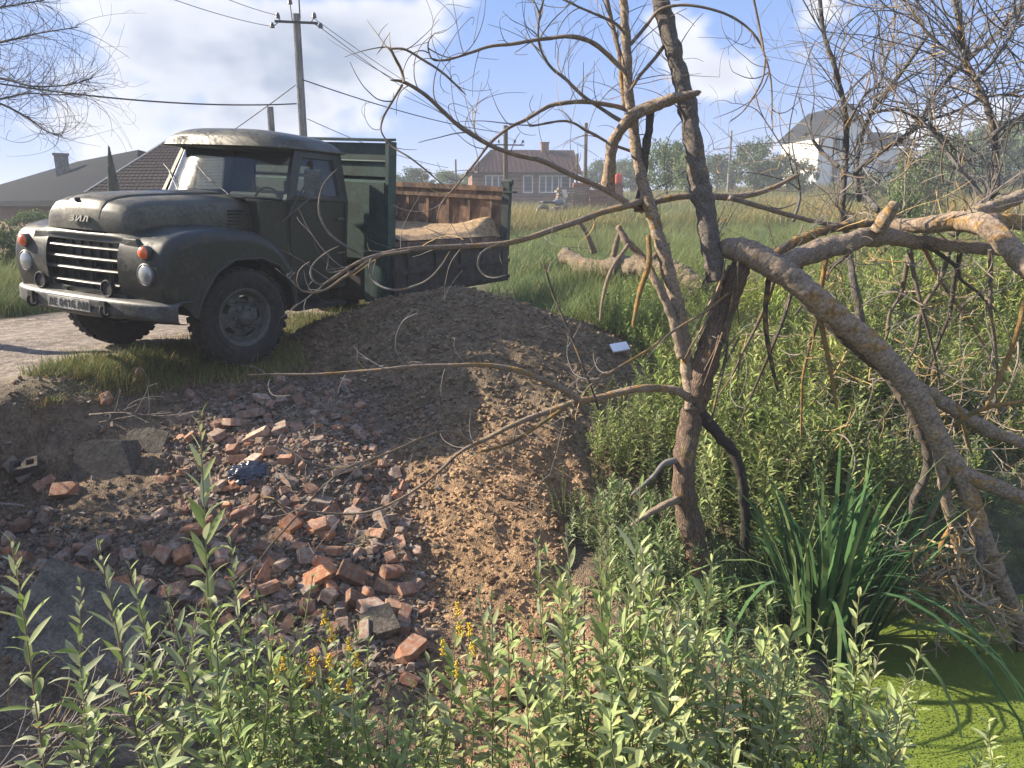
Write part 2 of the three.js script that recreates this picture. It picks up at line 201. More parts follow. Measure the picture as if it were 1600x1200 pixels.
// ------------------------------------------------------------------ truck (x forward, y up, -z its left side)
const font = new FontLoader().parse ? await new FontLoader().loadAsync('fonts/droid/droid_sans_bold.typeface.json') : null;
const TRUCK = { pos: [-3.707, 0.02, -8.387], rot: [-2.9 * PI / 180, 244.8 * PI / 180, 0.57 * PI / 180] };
const placeTruck = (o) => { o.position.set(...TRUCK.pos); o.rotation.set(...TRUCK.rot, 'YZX'); };
{
  const dustT = tex(512, (u, v) => { const a = tile(u, v, 5, 5, 51), b = tile(u, v, 45, 3, 52), k = sst(a + b * 0.5, -0.05, 0.5), ch = sst(tile(u, v, 16, 4, 53), 0.34, 0.42); const g = [0.155, 0.165, 0.148], d = [0.30, 0.28, 0.225], r = [0.24, 0.17, 0.125]; return g.map((q, i) => lerp(lerp(q, d[i], k * 0.75), r[i], ch * 0.6) + b * 0.06); });
  const dustR = tex(512, (u, v) => clamp(0.42 + 0.4 * sst(tile(u, v, 5, 5, 51) + tile(u, v, 45, 3, 52) * 0.5, -0.1, 0.45), 0, 1), false);
  const rustT = tex(512, (u, v) => { const a = tile(u, v, 6, 5, 54), s = tile(u, v * 0.3, 24, 3, 55), k = sst(a + s * 0.6, -0.3, 0.4); const g = [0.33, 0.27, 0.23], d = [0.52, 0.40, 0.30]; return g.map((q, i) => lerp(q, d[i], k) + s * 0.1); });
  const paint = M({ map: rp(dustT, 0.7), roughnessMap: rp(dustR, 0.7), roughness: 0.95, metalness: 0.15 });
  const dustT2 = tex(512, (u, v) => { const a = tile(u, v, 6, 5, 57), b = tile(u, v, 50, 3, 58), k = sst(a + b * 0.5, -1.0, 0.6); const g = [0.18, 0.185, 0.16], d = [0.37, 0.35, 0.285]; return g.map((q, i) => lerp(q, d[i], k * 0.9) + b * 0.04); }), paintTop = M({ map: rp(dustT2, 0.8), roughnessMap: rp(dustR, 0.7), roughness: 0.95, metalness: 0.1 });
  const dark = M({ color: [0.02, 0.02, 0.021], map: grainT, roughness: 0.8 }), frameM = M({ color: [0.03, 0.028, 0.026], map: grainT, roughness: 0.75 });
  const chrome = M({ color: [0.17, 0.17, 0.16], metalness: 0.35, roughness: 0.5, map: grainT });
  const bumpM = M({ color: [0.14, 0.14, 0.13], metalness: 0.3, roughness: 0.5, map: grainT });
  const green = M({ color: [0.024, 0.07, 0.057], map: rp(grainT, 0.8), roughness: 0.55 }), rust = M({ map: rp(rustT, 0.7), roughness: 0.9 });
  const boardM = M({ color: [0.075, 0.06, 0.046], map: rp(grainT, 0.9), roughness: 0.9 });
  const glass = new THREE.MeshPhysicalMaterial({ color: new THREE.Color().setRGB(0.72, 0.8, 0.78), transmission: 1, roughness: 0.13, thickness: 0, side: THREE.DoubleSide, specularIntensity: 1 });
  const lens = new THREE.MeshPhysicalMaterial({ color: new THREE.Color().setRGB(0.36, 0.37, 0.35), roughness: 0.12, metalness: 0.35, clearcoat: 1, side: THREE.DoubleSide });
  const amber = new THREE.MeshPhysicalMaterial({ color: new THREE.Color().setRGB(0.75, 0.13, 0.02), roughness: 0.3, clearcoat: 0.8, side: THREE.DoubleSide });
  const rubber = M({ color: [0.045, 0.042, 0.038], map: rp(grainT, 2), bumpMap: rp(grainB, 3), bumpScale: 0.004, roughness: 0.92 }), rimM = M({ color: [0.12, 0.125, 0.11], map: rp(grainT, 2), roughness: 0.7 });
  const t = thing('dump_truck', 'dark green dusty old dump truck with rounded bonnet parked at the pit edge', 'truck');
  placeTruck(t);
  const uv = (g, s = 1) => boxUV(g, s), P = (n, g, m, par = t) => part(n, uv(merge(Array.isArray(g) ? g : [g])), m, par);
  P('chassis_frame', [box(6.5, 0.2, 0.08, -2.4, 0.74, 0.42), box(6.5, 0.2, 0.08, -2.4, 0.74, -0.42), ...[0.6, -0.9, -2.2, -3.2, -4.4, -5.4].map((x) => box(0.1, 0.16, 0.8, x, 0.74, 0)), cyl(0.07, 0.07, 1.7, 10, 0, 0.5, 0, PI / 2), cyl(0.09, 0.09, 1.5, 10, -3.8, 0.5, 0, PI / 2), T(new THREE.SphereGeometry(0.2, 12, 8), -3.8, 0.5, 0), box(1.5, 0.05, 0.07, 0, 0.58, 0.4), box(1.5, 0.05, 0.07, 0, 0.58, -0.4), box(0.9, 0.5, 0.8, -0.1, 0.95, 0)], frameM);
  // wheels
  const wheelAt = (x, z, side, steer, dual) => {
    const w = new THREE.Group(); w.name = 'wheel'; w.position.set(x, 0.51, z); w.rotation.y = steer; t.add(w);
    const s = side; // outward = s * z
    const prof = [[0.285, 0.1], [0.31, 0.125], [0.38, 0.14], [0.44, 0.138], [0.475, 0.125], [0.497, 0.1], [0.503, 0.05], [0.503, -0.05], [0.497, -0.1], [0.475, -0.125], [0.44, -0.138], [0.38, -0.14], [0.31, -0.125], [0.285, -0.1]].map((q) => new THREE.Vector2(...q));
    const tyre = [T(new THREE.LatheGeometry(prof, 48), 0, 0, 0, PI / 2)];
    for (let k = 0; k < 34; k++) for (const e of [-1, 1]) { const a = (k + (e > 0 ? 0.5 : 0)) / 34 * 2 * PI; tyre.push(T(T(rbox(0.06, 0.022, 0.12, 0.006), 0, 0.4985, e * 0.072, 0, e * 0.35, 0), 0, 0, 0, 0, 0, a)); }
    for (const r of [0.36, 0.42]) tyre.push(T(new THREE.TorusGeometry(r, 0.004, 4, 48), 0, 0, s * 0.14));
    P('tyre', tyre, rubber, w);
    // disc with hand holes
    const sh = new THREE.Shape(); sh.absarc(0, 0, 0.245, 0, 2 * PI); const hb = new THREE.Path(); hb.absarc(0, 0, 0.1, 0, 2 * PI, true); sh.holes.push(hb);
    for (let k = 0; k < 5; k++) { const a = k / 5 * 2 * PI + 0.5, h = new THREE.Path(), da = 0.26; h.absarc(0, 0, 0.222, a - da, a + da, false); h.absarc(0, 0, 0.172, a + da, a - da, true); h.closePath(); sh.holes.push(h); }
    const disc = new THREE.ExtrudeGeometry(sh, { depth: 0.012, bevelEnabled: true, bevelSize: 0.004, bevelThickness: 0.004, bevelSegments: 1, curveSegments: 10 });
    { const p = disc.attributes.position; for (let i = 0; i < p.count; i++) { const r = hypot(p.getX(i), p.getY(i)); p.setZ(i, (p.getZ(i) + 0.075 - 0.05 * sst(r, 0.12, 0.24)) * s); } disc.computeVertexNormals(); }
    const rimL = new THREE.LatheGeometry([[0.24, 0.02], [0.25, 0.05], [0.262, 0.1], [0.285, 0.118], [0.30, 0.125], [0.306, 0.118], [0.29, 0.1], [0.265, 0.0], [0.265, -0.12]].map((q) => new THREE.Vector2(...q)), 40);
    P('rim', [disc, T(rimL, 0, 0, 0, s > 0 ? PI / 2 : -PI / 2)], rimM, w);
    P('brake_drum', cyl(0.2, 0.2, 0.12, 24, 0, 0, -s * 0.02, PI / 2), dark, w);
    const hub = [T(new THREE.LatheGeometry([[0, 0.17], [0.06, 0.165], [0.075, 0.15], [0.08, 0.1], [0.11, 0.09], [0.13, 0.07], [0.13, 0.05]].map((q) => new THREE.Vector2(...q)), 24), 0, 0, 0, s > 0 ? PI / 2 : -PI / 2)];
    for (let k = 0; k < 8; k++) { const a = k / 8 * 2 * PI; hub.push(cyl(0.017, 0.017, 0.05, 6, cos(a) * 0.108, sin(a) * 0.108, s * 0.1, PI / 2)); }
    P('hub', hub, rimM, w);
    if (dual) { const w2 = w.clone(); w2.position.z = z - s * 0.31; t.add(w2); }
  };
  wheelAt(0, -0.92, -1, -0.23); wheelAt(0, 0.92, 1, -0.23); wheelAt(-3.8, -0.98, -1, 0, true); wheelAt(-3.8, 0.98, 1, 0, true);
  // bumper, hooks, plate
  const bx = (z) => 1.12 - 0.16 * pow(abs(z) / 1.13, 4);
  P('bumper', [gridGeo(60, 14, (u, v) => { const z = (u - 0.5) * 2.26, a = v * 2 - 1; const fl = 0.015 * sin(u * 9) * (1 - v); return [bx(z) - 0.035 * pow(abs(a), 6) * 2, 0.655 + a * 0.105 + fl, z]; }), gridGeo(60, 2, (u, v) => { const z = (u - 0.5) * 2.26; return [bx(z) - 0.07 - v * 0.14, 0.76 + 0.012 * sin(u * 17), z]; }), gridGeo(60, 2, (u, v) => { const z = (u - 0.5) * 2.26; return [bx(z) - 0.07 - v * 0.07, 0.55, z]; }), box(0.3, 0.1, 0.06, 0.9, 0.66, 0.42), box(0.3, 0.1, 0.06, 0.9, 0.66, -0.42)], bumpM);
  for (const z of [-0.42, 0.62]) P('tow_hook', [T(new THREE.TorusGeometry(0.06, 0.016, 8, 20, PI * 1.6), 1.16, 0.645, z, 0, 0.2, 1.9), box(0.03, 0.13, 0.07, 1.125, 0.655, z + 0.075)], dark);
  { const pl = P('number_plate', rbox(0.008, 0.115, 0.6, 0.003, 1.142, 0.655, 0.12), M({ color: [0.6, 0.59, 0.54], map: grainT, roughness: 0.6 }));
    const g = new TextGeometry('AE 0416 AM', { font, size: 0.072, depth: 0.004, curveSegments: 4 }); g.computeBoundingBox(); const b = g.boundingBox; T(g, -(b.min.x + b.max.x) / 2, -(b.min.y + b.max.y) / 2, 0, 0, 0, 0); T(g, 0, 0, 0, 0, 0, 0, [0.56 / (b.max.x - b.min.x), 1.05, 1]); T(g, 1.146, 0.655, 0.12, 0, PI / 2); part('plate_lettering', g, dark, pl); }
  const oc = new THREE.CatmullRomCurve3([[0.98, 0.70], [1.03, 0.92], [1.03, 1.14], [0.97, 1.29], [0.8, 1.375], [0.45, 1.415], [0.1, 1.41], [-0.2, 1.365], [-0.45, 1.255], [-0.63, 1.08], [-0.74, 0.88], [-0.80, 0.6]].map((p) => V(p[0], p[1], 0)));
  // fascia and grille
  const fasc = extr([[-0.78, 0.74], [0.78, 0.74], [0.78, 1.15], [0.70, 1.305], [-0.70, 1.305], [-0.78, 1.15]], 0.03, 0.008, [[[-0.42, 0.80], [0.42, 0.80], [0.50, 0.84], [0.60, 1.0], [0.62, 1.19], [0.56, 1.26], [-0.56, 1.26], [-0.62, 1.19], [-0.60, 1.0], [-0.50, 0.84]]]);
  { const p = fasc.attributes.position; for (let i = 0; i < p.count; i++) { const z = -p.getX(i), d = p.getZ(i); p.setXYZ(i, 0.965 + d + 0.03 * (1 - z * z), p.getY(i), z); } fasc.computeVertexNormals(); }
  P('front_panel', [fasc, gridGeo(40, 16, (u, v) => { const z = (u - 0.5) * 1.5, q = oc.getPointAt(lerp(0.205, 0.42, v)), k = 1 - pow(abs(z) / 0.75, 5), a = v * PI / 2, fx = 1.006 + 0.03 * (1 - z * z), rx = lerp(0.80, fx + 0.02 * sin(a * 2), cos(a)), ry = 1.30 + 0.095 * sin(a); return [lerp(q.x + 0.003, rx, k), lerp(q.y + 0.003, ry, k), z]; }), ...[-0.42, 0.42].map((z) => box(0.12, 0.03, 0.3, 0.98, 0.775, z))], paint);
  const grille = P('grille', [box(0.02, 0.55, 1.24, 0.93, 1.05, 0), ...Array.from({ length: 9 }, (_, i) => box(0.03, 0.52, 0.012, 0.945, 1.05, -0.52 + i * 0.13))], paint);
  for (const [y, hw, h] of [[1.195, 0.60, 0.032], [1.09, 0.60, 0.036], [0.985, 0.59, 0.036], [0.86, 0.47, 0.032]]) part('grille_bar', uv(gridGeo(30, 10, (u, v) => { const z = (u - 0.5) * 2 * hw, a = v * 2 * PI; return [0.985 + 0.045 * (1 - (z / 0.7) ** 2) + 0.028 * cos(a), y + h / 2 * sin(a) - 0.0, z]; })), chrome, grille);
  for (const y of [1.05, 0.93]) for (const z of [-0.36, -0.12, 0.12, 0.36]) part('grille_clip', uv(box(0.05, 0.075, 0.018, 0.985, y, z)), frameM, grille);
  // fenders
  const fender = () => {
    const inset = [], top = gridGeo(70, 14, (u, v, i, j) => { const q = oc.getPointAt(u), tn = oc.getTangentAt(u), n = V(-tn.y, tn.x, 0); if (n.dot(V(q.x - 0.1, q.y - 0.6, 0)) < 0) n.negate(); let z, off; if (v < 0.5) { z = lerp(-0.5, -0.97, v * 2); off = -0.03 * (1 - v * 2); } else { const a = (v - 0.5) * PI; z = -0.97 - 0.12 * sin(a); off = 0.12 * (1 - cos(a)); } if (j === 14) inset.push([q.x - n.x * 0.12, q.y - n.y * 0.12]); return [q.x - n.x * off, q.y - n.y * off, z]; });
    const arch = [[-0.69, 0.52], [-0.62, 0.8], [-0.44, 1.02], [-0.17, 1.115], [0.2, 1.115], [0.44, 1.0], [0.62, 0.78], [0.70, 0.58]];
    const pl = extr([...inset, ...arch], 0.02, 0);
    const p = pl.attributes.position; for (let i = 0; i < p.count; i++) p.setZ(i, p.getZ(i) - 1.09);
    const lip = []; for (let i = 0; i + 1 < arch.length; i++) lip.push(bar(V(...arch[i], -1.085), V(...arch[i + 1], -1.085), 0.016, 6));
    const inner = gridGeo(20, 1, (u, v) => { const k = u * (arch.length - 1), i = min(arch.length - 2, floor(k)), f = k - i; return [lerp(arch[i][0], arch[i + 1][0], f), lerp(arch[i][1], arch[i + 1][1], f) + 0.02, lerp(-1.08, -0.5, v)]; });
    return merge([top, pl.toNonIndexed ? pl : pl, ...lip, inner].map((g) => (g.index ? g.toNonIndexed() : g)));
  };
  const mir = (g) => { T(g, 0, 0, 0, 0, 0, 0, [1, 1, -1]); for (const k of ['position', 'normal', 'uv']) { const a = g.attributes[k]; if (!a) continue; const s = a.itemSize, r = a.array; for (let i = 0; i < a.count; i += 3) for (let c = 0; c < s; c++) { const t1 = r[(i + 1) * s + c]; r[(i + 1) * s + c] = r[(i + 2) * s + c]; r[(i + 2) * s + c] = t1; } } return g; };
  const fg = fender(); P('fender', fg.clone(), paint); P('fender', mir(fg.clone()), paint);
  // lamps
  for (const s of [-1, 1]) {
    const h = P('headlight', [T(new THREE.SphereGeometry(0.092, 22, 10, 0, 2 * PI, 0, PI / 2), 1.045, 1.0, s * 0.84, 0, 0, -PI / 2, [1, 0.35, 1])], lens); h.userData.label = undefined; delete h.userData.label;
    part('lamp_ring', uv(T(new THREE.TorusGeometry(0.095, 0.014, 8, 28), 1.045, 1.0, s * 0.84, 0, PI / 2)), chrome, h);
    part('lamp_housing', uv(cyl(0.095, 0.1, 0.12, 20, 0.985, 1.0, s * 0.84, 0, 0, PI / 2)), paint, h);
    const g = P('turn_signal', [T(new THREE.SphereGeometry(0.058, 18, 9, 0, 2 * PI, 0, PI / 2), 1.06, 1.2, s * 0.84, 0, 0, -PI / 2, [1, 0.6, 1])], amber); tag(g, 'round orange turn signal lamp above the headlight');
    part('lamp_ring', uv(cyl(0.066, 0.066, 0.06, 18, 1.03, 1.2, s * 0.84, 0, 0, PI / 2)), rimM, g);
    P('fog_lamp', [cyl(0.075, 0.05, 0.1, 16, 1.02, 0.83, s * 0.36 + (s > 0 ? 0.25 : 0.02), 0, 0, -PI / 2), T(new THREE.TorusGeometry(0.074, 0.012, 6, 18), 1.07, 0.83, s * 0.36 + (s > 0 ? 0.25 : 0.02), 0, PI / 2), box(0.03, 0.08, 0.03, 1.0, 0.77, s * 0.36 + (s > 0 ? 0.25 : 0.02))], dark);
  }
  // bonnet
  const prof = [[-1, 0], [-1.0, 0.25], [-0.995, 0.45], [-0.975, 0.62], [-0.93, 0.76], [-0.85, 0.86], [-0.74, 0.915], [-0.6, 0.945], [-0.455, 0.955], [-0.45, 0.93], [-0.435, 0.93], [-0.43, 1.0], [-0.3, 1.02], [-0.15, 1.03], [-0.02, 1.035]]; const full = [...prof, ...prof.map((q) => [-q[0], q[1]]).reverse()];
  const kx = [1.04, 1.035, 1.01, 0.95, 0.85, 0.7, 0.4, 0, -0.42], kt = [1.36, 1.46, 1.56, 1.635, 1.67, 1.695, 1.715, 1.735, 1.75], kw = [0.50, 0.54, 0.565, 0.585, 0.60, 0.62, 0.66, 0.71, 0.77];
  const lin = (ks, vs, x) => { for (let i = 0; i + 1 < ks.length; i++) if (x <= ks[i] && x >= ks[i + 1]) return lerp(vs[i], vs[i + 1], (ks[i] - x) / (ks[i] - ks[i + 1])); return vs[vs.length - 1]; };
  const bonnet = P('bonnet', gridGeo(full.length - 1, 40, (u, v, i, j) => { const x = j < 14 ? lerp(1.04, 0.85, (j / 14) ** 1.6) : lerp(0.85, -0.42, (j - 14) / 26), tp = lin(kx, kt, x), w = lin(kx, kw, x), [zf, h] = full[i]; return [x - 0.05 * zf * zf * sst(x, 0.6, 1.04), 1.33 + (tp - 1.33) * h, zf * w]; }), paintTop);
  for (const s of [-1, 1]) for (let k = 0; k < 5; k++) part('louvre', uv(rbox(0.26, 0.014, 0.02, 0.005, -0.22, 1.44 + k * 0.034, s * (0.735 - k * 0.0015))), frameM, bonnet);
  { let g = new TextGeometry('ЗИЛ', { font, size: 0.055, depth: 0.01, curveSegments: 4 }); g.computeBoundingBox(); const b = g.boundingBox; T(g, -(b.max.x + b.min.x) / 2, 0, 0); T(g, 0, 0, 0, 0, 0, 0, [1.7, 1, 1]); T(g, 1.05, 1.435, 0, 0, PI / 2, 0); { const p = g.attributes.position; for (let i = 0; i < p.count; i++) p.setX(i, p.getX(i) - (p.getY(i) - 1.435) * 0.3); } g.computeVertexNormals(); part('bonnet_lettering', g, bumpM, bonnet); }
  P('bonnet_catch', rbox(0.06, 0.04, 0.03, 0.01, 0.96, 1.63, 0.12), frameM);
  // cab shell
  const tumble = (g, s) => { const p = g.attributes.position; for (let i = 0; i < p.count; i++) { const y = p.getY(i); p.setZ(i, (-0.955 + p.getZ(i) + max(0, y - 1.7) * 0.2 + max(0, 1.2 - y) * 0.06) * s); } g.computeVertexNormals(); return g; };
  const rear = extr([[-0.93, 0.7], [0.93, 0.7], [0.95, 1.7], [0.84, 2.28], [-0.84, 2.28], [-0.95, 1.7]], 0.03, 0.005, [[[-0.5, 1.78], [0.5, 1.78], [0.48, 2.1], [-0.48, 2.1]]]); T(rear, 0, 0, 0, 0, PI / 2); T(rear, -1.80, 0, 0);
  const wsx = (z, k) => lerp(-0.43 - 0.35 * pow(min(1, abs(z) / 0.9), 3), -0.735 - 0.305 * pow(min(1, abs(z) / 0.9), 3), k);
  const cowl = gridGeo(30, 6, (u, v) => { const z = (u - 0.5) * 1.86; return [lerp(-0.3, wsx(z, 0) - 0.03, v), 1.70 - 0.04 * pow(abs(u - 0.5) * 2, 8) + 0.01 * (1 - v), z]; });
  const cowlSide = (s) => box(0.42, 1.04, 0.03, -0.52, 1.17, s * 0.935);
  P('cab', [rear, cowl, cowlSide(-1), cowlSide(1), box(1.2, 0.04, 1.84, -1.2, 0.8, 0), box(0.05, 0.92, 1.84, -0.42, 1.22, 0), ...[-1, 1].flatMap((s) => [beam(V(-0.75, 1.69, s * 0.925), V(-1.03, 2.28, s * 0.825), 0.06, 0.05)])], paint);
  P('roof', [gridGeo(36, 36, (u, v) => { const a = u * 2 - 1, b = v * 2 - 1, q = pow(max(0, (1 - pow(abs(a), 5)) * (1 - pow(abs(b), 4))), 0.5); const cx = -1.26 - a * 0.63 * (1 - 0.12 * pow(abs(b), 4) * (a < 0 ? 1 : 0.2)), w = 0.89 - 0.03 * abs(a); return [cx + (a < -0.5 ? 0.05 * (1 - b * b) : 0), 2.265 + 0.185 * q - 0.02 * sst(-a, 0.6, 1) - 0.01 * a, b * w]; }), box(1.05, 0.03, 1.68, -1.3, 2.262, 0), ...[-1, 1].map((s) => bar(V(-0.72, 2.258, s * 0.87), V(-1.85, 2.26, s * 0.87), 0.016, 6))], paintTop);
  for (const s of [-1, 1]) {
    const d = extr([[-0.71, 0.68], [-1.79, 0.68], [-1.80, 1.7], [-1.77, 2.28], [-1.02, 2.28], [-0.73, 1.7]], 0.035, 0.006, [[[-1.08, 2.17], [-1.64, 2.17], [-1.66, 1.76], [-0.88, 1.76]]]); tumble(d, s);
    const door = P('door', d, paint), zt = (y) => s * (-0.955 + max(0, y - 1.7) * 0.2 + 0.02), zz = (y, o = 0) => -s * 0 + s * (-0.955 + max(0, y - 1.7) * 0.2 + o);
    part('window_pane', uv(gridGeo(4, 4, (u, v) => { const y = lerp(1.74, 2.19, v), x = lerp(lerp(-0.88, -1.08, v), -1.66, u); return [x, y, zz(y, 0.018)]; })), glass, door);
    part('window_divider', uv(merge([beam(V(-1.2, 1.76, zz(1.76, 0)), V(-1.24, 2.14, zz(2.14, 0)), 0.03, 0.03)])), frameM, door);
    part('handle', uv(rbox(0.14, 0.025, 0.03, 0.01, -1.62, 1.5, s * -0.98)), chrome, door);
    part('door_seam', uv(merge([bar(V(-0.76, 0.74, s * -0.964), V(-0.76, 1.66, s * -0.962), 0.006, 5), bar(V(-1.73, 0.74, s * -0.964), V(-1.73, 1.68, s * -0.962), 0.006, 5), bar(V(-0.76, 0.74, s * -0.964), V(-1.73, 0.74, s * -0.964), 0.006, 5), bar(V(-0.74, 1.70, s * -0.962), V(-1.79, 1.70, s * -0.962), 0.008, 5)])), dark, door);
  }
  const ws = gridGeo(40, 10, (u, v) => { const z = (u - 0.5) * 1.78 * lerp(1, 0.92, v); return [wsx(z / lerp(1, 0.92, v), v * 0.98 + 0.01), lerp(1.71, 2.27, v), z]; });
  P('windscreen', ws, glass);
  { const rim = []; const pt = (u, v) => { const z = (u - 0.5) * 1.78 * lerp(1, 0.92, v); return V(wsx(z / lerp(1, 0.92, v), v), lerp(1.705, 2.272, v), z); }; const n = 20, loop = []; for (let i = 0; i <= n; i++) loop.push(pt(i / n, 0)); for (let i = 0; i <= n; i++) loop.push(pt(1 - i / n, 1)); const c = new THREE.CatmullRomCurve3(loop, true, 'catmullrom', 0.1); P('windscreen_seal', new THREE.TubeGeometry(c, 120, 0.014, 6, true), frameM); }
  for (const [z0, z1] of [[-0.42, -0.02], [0.30, 0.62]]) { const b = V(wsx(z0, 0) + 0.04, 1.73, z0), e = V(wsx(z1, 0.5) + 0.03, 1.95, z1 + 0.1); P('wiper', [bar(b, e, 0.008, 6), bar(e.clone().lerp(V(wsx(z1, 0.25) + 0.03, 1.84, z1 - 0.12), 0.9), e.clone().add(V(-0.05, 0.08, 0.14)), 0.007, 5), cyl(0.02, 0.02, 0.05, 10, b.x, b.y - 0.02, b.z)], chrome); }
  // inside of the cab
  P('steering_wheel', [T(new THREE.TorusGeometry(0.22, 0.014, 8, 36), -1.02, 1.6, -0.42, 0, PI / 2, 0.75), bar(V(-0.8, 1.35, -0.42), V(-1.02, 1.6, -0.42), 0.025, 8), bar(V(-1.02, 1.6, -0.62), V(-1.02, 1.6, -0.22), 0.01, 6)], dark);
  P('seat', [rbox(0.5, 0.14, 1.6, 0.05, -1.4, 1.25, 0), rbox(0.14, 0.5, 1.6, 0.05, -1.68, 1.5, 0, 0, 0, 0.12), rbox(0.25, 0.22, 1.75, 0.05, -0.66, 1.56, 0)], dark);
  // mirror, steps, tank
  P('mirror', [rbox(0.03, 0.32, 0.2, 0.03, -0.86, 1.88, -1.2, 0, 0.25), bar(V(-0.74, 1.55, -0.96), V(-0.86, 1.98, -1.17), 0.01, 6), bar(V(-0.62, 1.42, -0.9), V(-0.86, 1.74, -1.17), 0.011, 6)], bumpM);
  P('mirror_glass', box(0.006, 0.27, 0.16, -0.885, 1.88, -1.195, 0, 0.25), lens);
  P('step', [box(0.9, 0.04, 0.3, -1.25, 0.5, -0.86), box(0.9, 0.2, 0.03, -1.25, 0.6, -0.72)], frameM); P('step', box(0.62, 0.04, 0.28, -1.2, 0.52, 0.88), frameM);
  P('fuel_tank', rbox(0.75, 0.42, 0.42, 0.06, -2.6, 0.66, -0.68), frameM); P('tool_box', rbox(0.7, 0.38, 0.4, 0.06, -2.7, 0.66, 0.72), frameM);
  // tipping body
  P('bed_floor', [box(3.34, 0.06, 2.42, -3.93, 1.18, 0), ...[-0.5, 0.5].map((z) => box(3.3, 0.2, 0.1, -3.93, 1.05, z)), ...Array.from({ length: 6 }, (_, i) => box(0.07, 0.1, 2.4, -2.5 - i * 0.57, 1.1, 0))], rust);
  const fb = P('front_board', [box(0.05, 0.94, 2.46, -2.19, 1.47, 0), box(0.05, 0.40, 2.46, -2.25, 2.22, 0), box(0.05, 1.3, 0.3, -2.2, 1.1, -1.09), box(0.05, 1.3, 0.3, -2.2, 1.1, 1.09), box(0.17, 1.96, 0.05, -2.265, 1.46, -1.26), box(0.17, 1.35, 0.05, -2.265, 1.77, 1.26), box(0.05, 0.5, 2.4, -2.34, 1.9, 0)], green);
  part('ledge', uv(merge([box(0.15, 0.03, 2.44, -2.25, 1.965, 0, 0, 0, -0.5), box(0.19, 0.03, 2.54, -2.265, 2.46, 0, 0, 0, -0.12)])), green, fb);
  part('stiffener', uv(merge([bar(V(-2.22, 2.2, -1.22), V(-2.22, 2.2, 1.22), 0.016, 6), ...[-1.0, -0.35, 0.35, 1.0].map((z) => box(0.05, 0.9, 0.08, -2.15, 1.46, z))])), green, fb);
  P('far_side_board', [box(3.3, 0.7, 0.04, -3.93, 1.58, 1.22), box(3.34, 0.07, 0.07, -3.93, 1.94, 1.235), ...Array.from({ length: 6 }, (_, i) => box(0.07, 0.7, 0.05, -2.5 - i * 0.57, 1.57, 1.26))], rust);
  const tg = P('tailgate', [box(0.04, 0.72, 2.4, -5.6, 1.59, 0), box(0.08, 0.08, 2.44, -5.59, 1.97, 0), box(0.06, 0.06, 2.42, -5.565, 1.83, 0)], rust);
  for (let k = 0; k < 6; k++) part('stiffener', uv(box(0.035, 0.62, 0.05, -5.565, 1.55, -1.0 + k * 0.4)), rust, tg);
  P('tail_post', [box(0.12, 1.2, 0.12, -5.62, 1.5, -1.26), cyl(0.05, 0.05, 0.18, 10, -5.62, 2.08, -1.26, PI / 2), box(0.16, 0.03, 0.2, -5.62, 1.93, -1.3), box(0.03, 0.3, 0.14, -5.72, 1.95, -1.22)], M({ color: [0.05, 0.075, 0.06], map: grainT, roughness: 0.7 }));
  P('dropped_side_board', [box(3.32, 0.66, 0.04, -3.93, 0.84, -1.33, 0.06), ...[0.58, 0.84, 1.1].map((y) => box(3.34, 0.05, 0.03, -3.93, y, -1.365 + (y - 0.84) * 0.06)), ...Array.from({ length: 5 }, (_, i) => box(0.06, 0.66, 0.03, -2.55 - i * 0.7, 0.84, -1.36))], boardM);
  P('mudguard', [box(0.03, 0.6, 0.66, -3.12, 0.78, -0.92), box(1.3, 0.03, 0.6, -3.8, 1.08, -0.92)], dark);
  // load
  const sand = gridGeo(70, 60, (u, v) => { const x = lerp(-2.6, -5.57, u), z = lerp(1.19, -1.2, v); const e = min(1, (1 - v) * 14); const y = 1.225 + 0.03 * e + e * (0.03 * (1 + fbm(x * 3, z * 3, 61, 4)) + 0.17 * exp(-(((x + 5.5) / 0.4) ** 2) - ((z + 1.0) / 0.4) ** 2) + 0.07 * exp(-(((x + 5.6) / 0.6) ** 2)) + 0.012 * fbm(x * 22, z * 22, 62, 2)); return [x, y, z, x, z]; });
  const so = part('sand_load', sand, M({ color: [0.5, 0.345, 0.19], map: rp(grainT, 2), bumpMap: rp(grainB, 4), bumpScale: 0.012, roughness: 1 })); placeTruck(so); tag(so, 'remains of yellow sand left lying in the open truck bed', 'sand');
}
// ------------------------------------------------------------------ far houses, poles, wires
const brickW = M({ color: [0.30, 0.15, 0.10], map: rp(grainT, 1.5) }), plaster = M({ color: [0.74, 0.74, 0.72] }), roofM = (c) => new THREE.MeshPhysicalMaterial({ color: new THREE.Color().setRGB(...c), map: grainT, roughness: 1, specularIntensity: 0.12, side: THREE.DoubleSide }), slate = roofM([0.03, 0.035, 0.042]), brownRoof = roofM([0.085, 0.05, 0.047]), whiteF = M({ color: [0.75, 0.75, 0.73] }), paneM = M({ color: [0.04, 0.055, 0.07], roughness: 0.12, metalness: 0.2 }), concrete = M({ color: [0.34, 0.325, 0.30], map: rp(grainT, 1.5), bumpMap: rp(grainB, 2), bumpScale: 0.01 }), wood = M({ color: [0.16, 0.125, 0.095], map: rp(barkT, 1), roughness: 0.95 }), wireM = M({ color: [0.03, 0.03, 0.032], roughness: 0.6 }), iron = M({ color: [0.05, 0.05, 0.052], metalness: 0.4, roughness: 0.6 }), porcelain = M({ color: [0.10, 0.08, 0.075], roughness: 0.3 });
const quad = (a, b, c, d, nu = 1, nv = 1, f) => gridGeo(nu, nv, (u, v) => { const p = a.clone().lerp(b, u).lerp(d.clone().lerp(c, u), v); if (f) p.add(f(u, v)); return [p.x, p.y, p.z, u * a.distanceTo(b), v * a.distanceTo(d)]; });
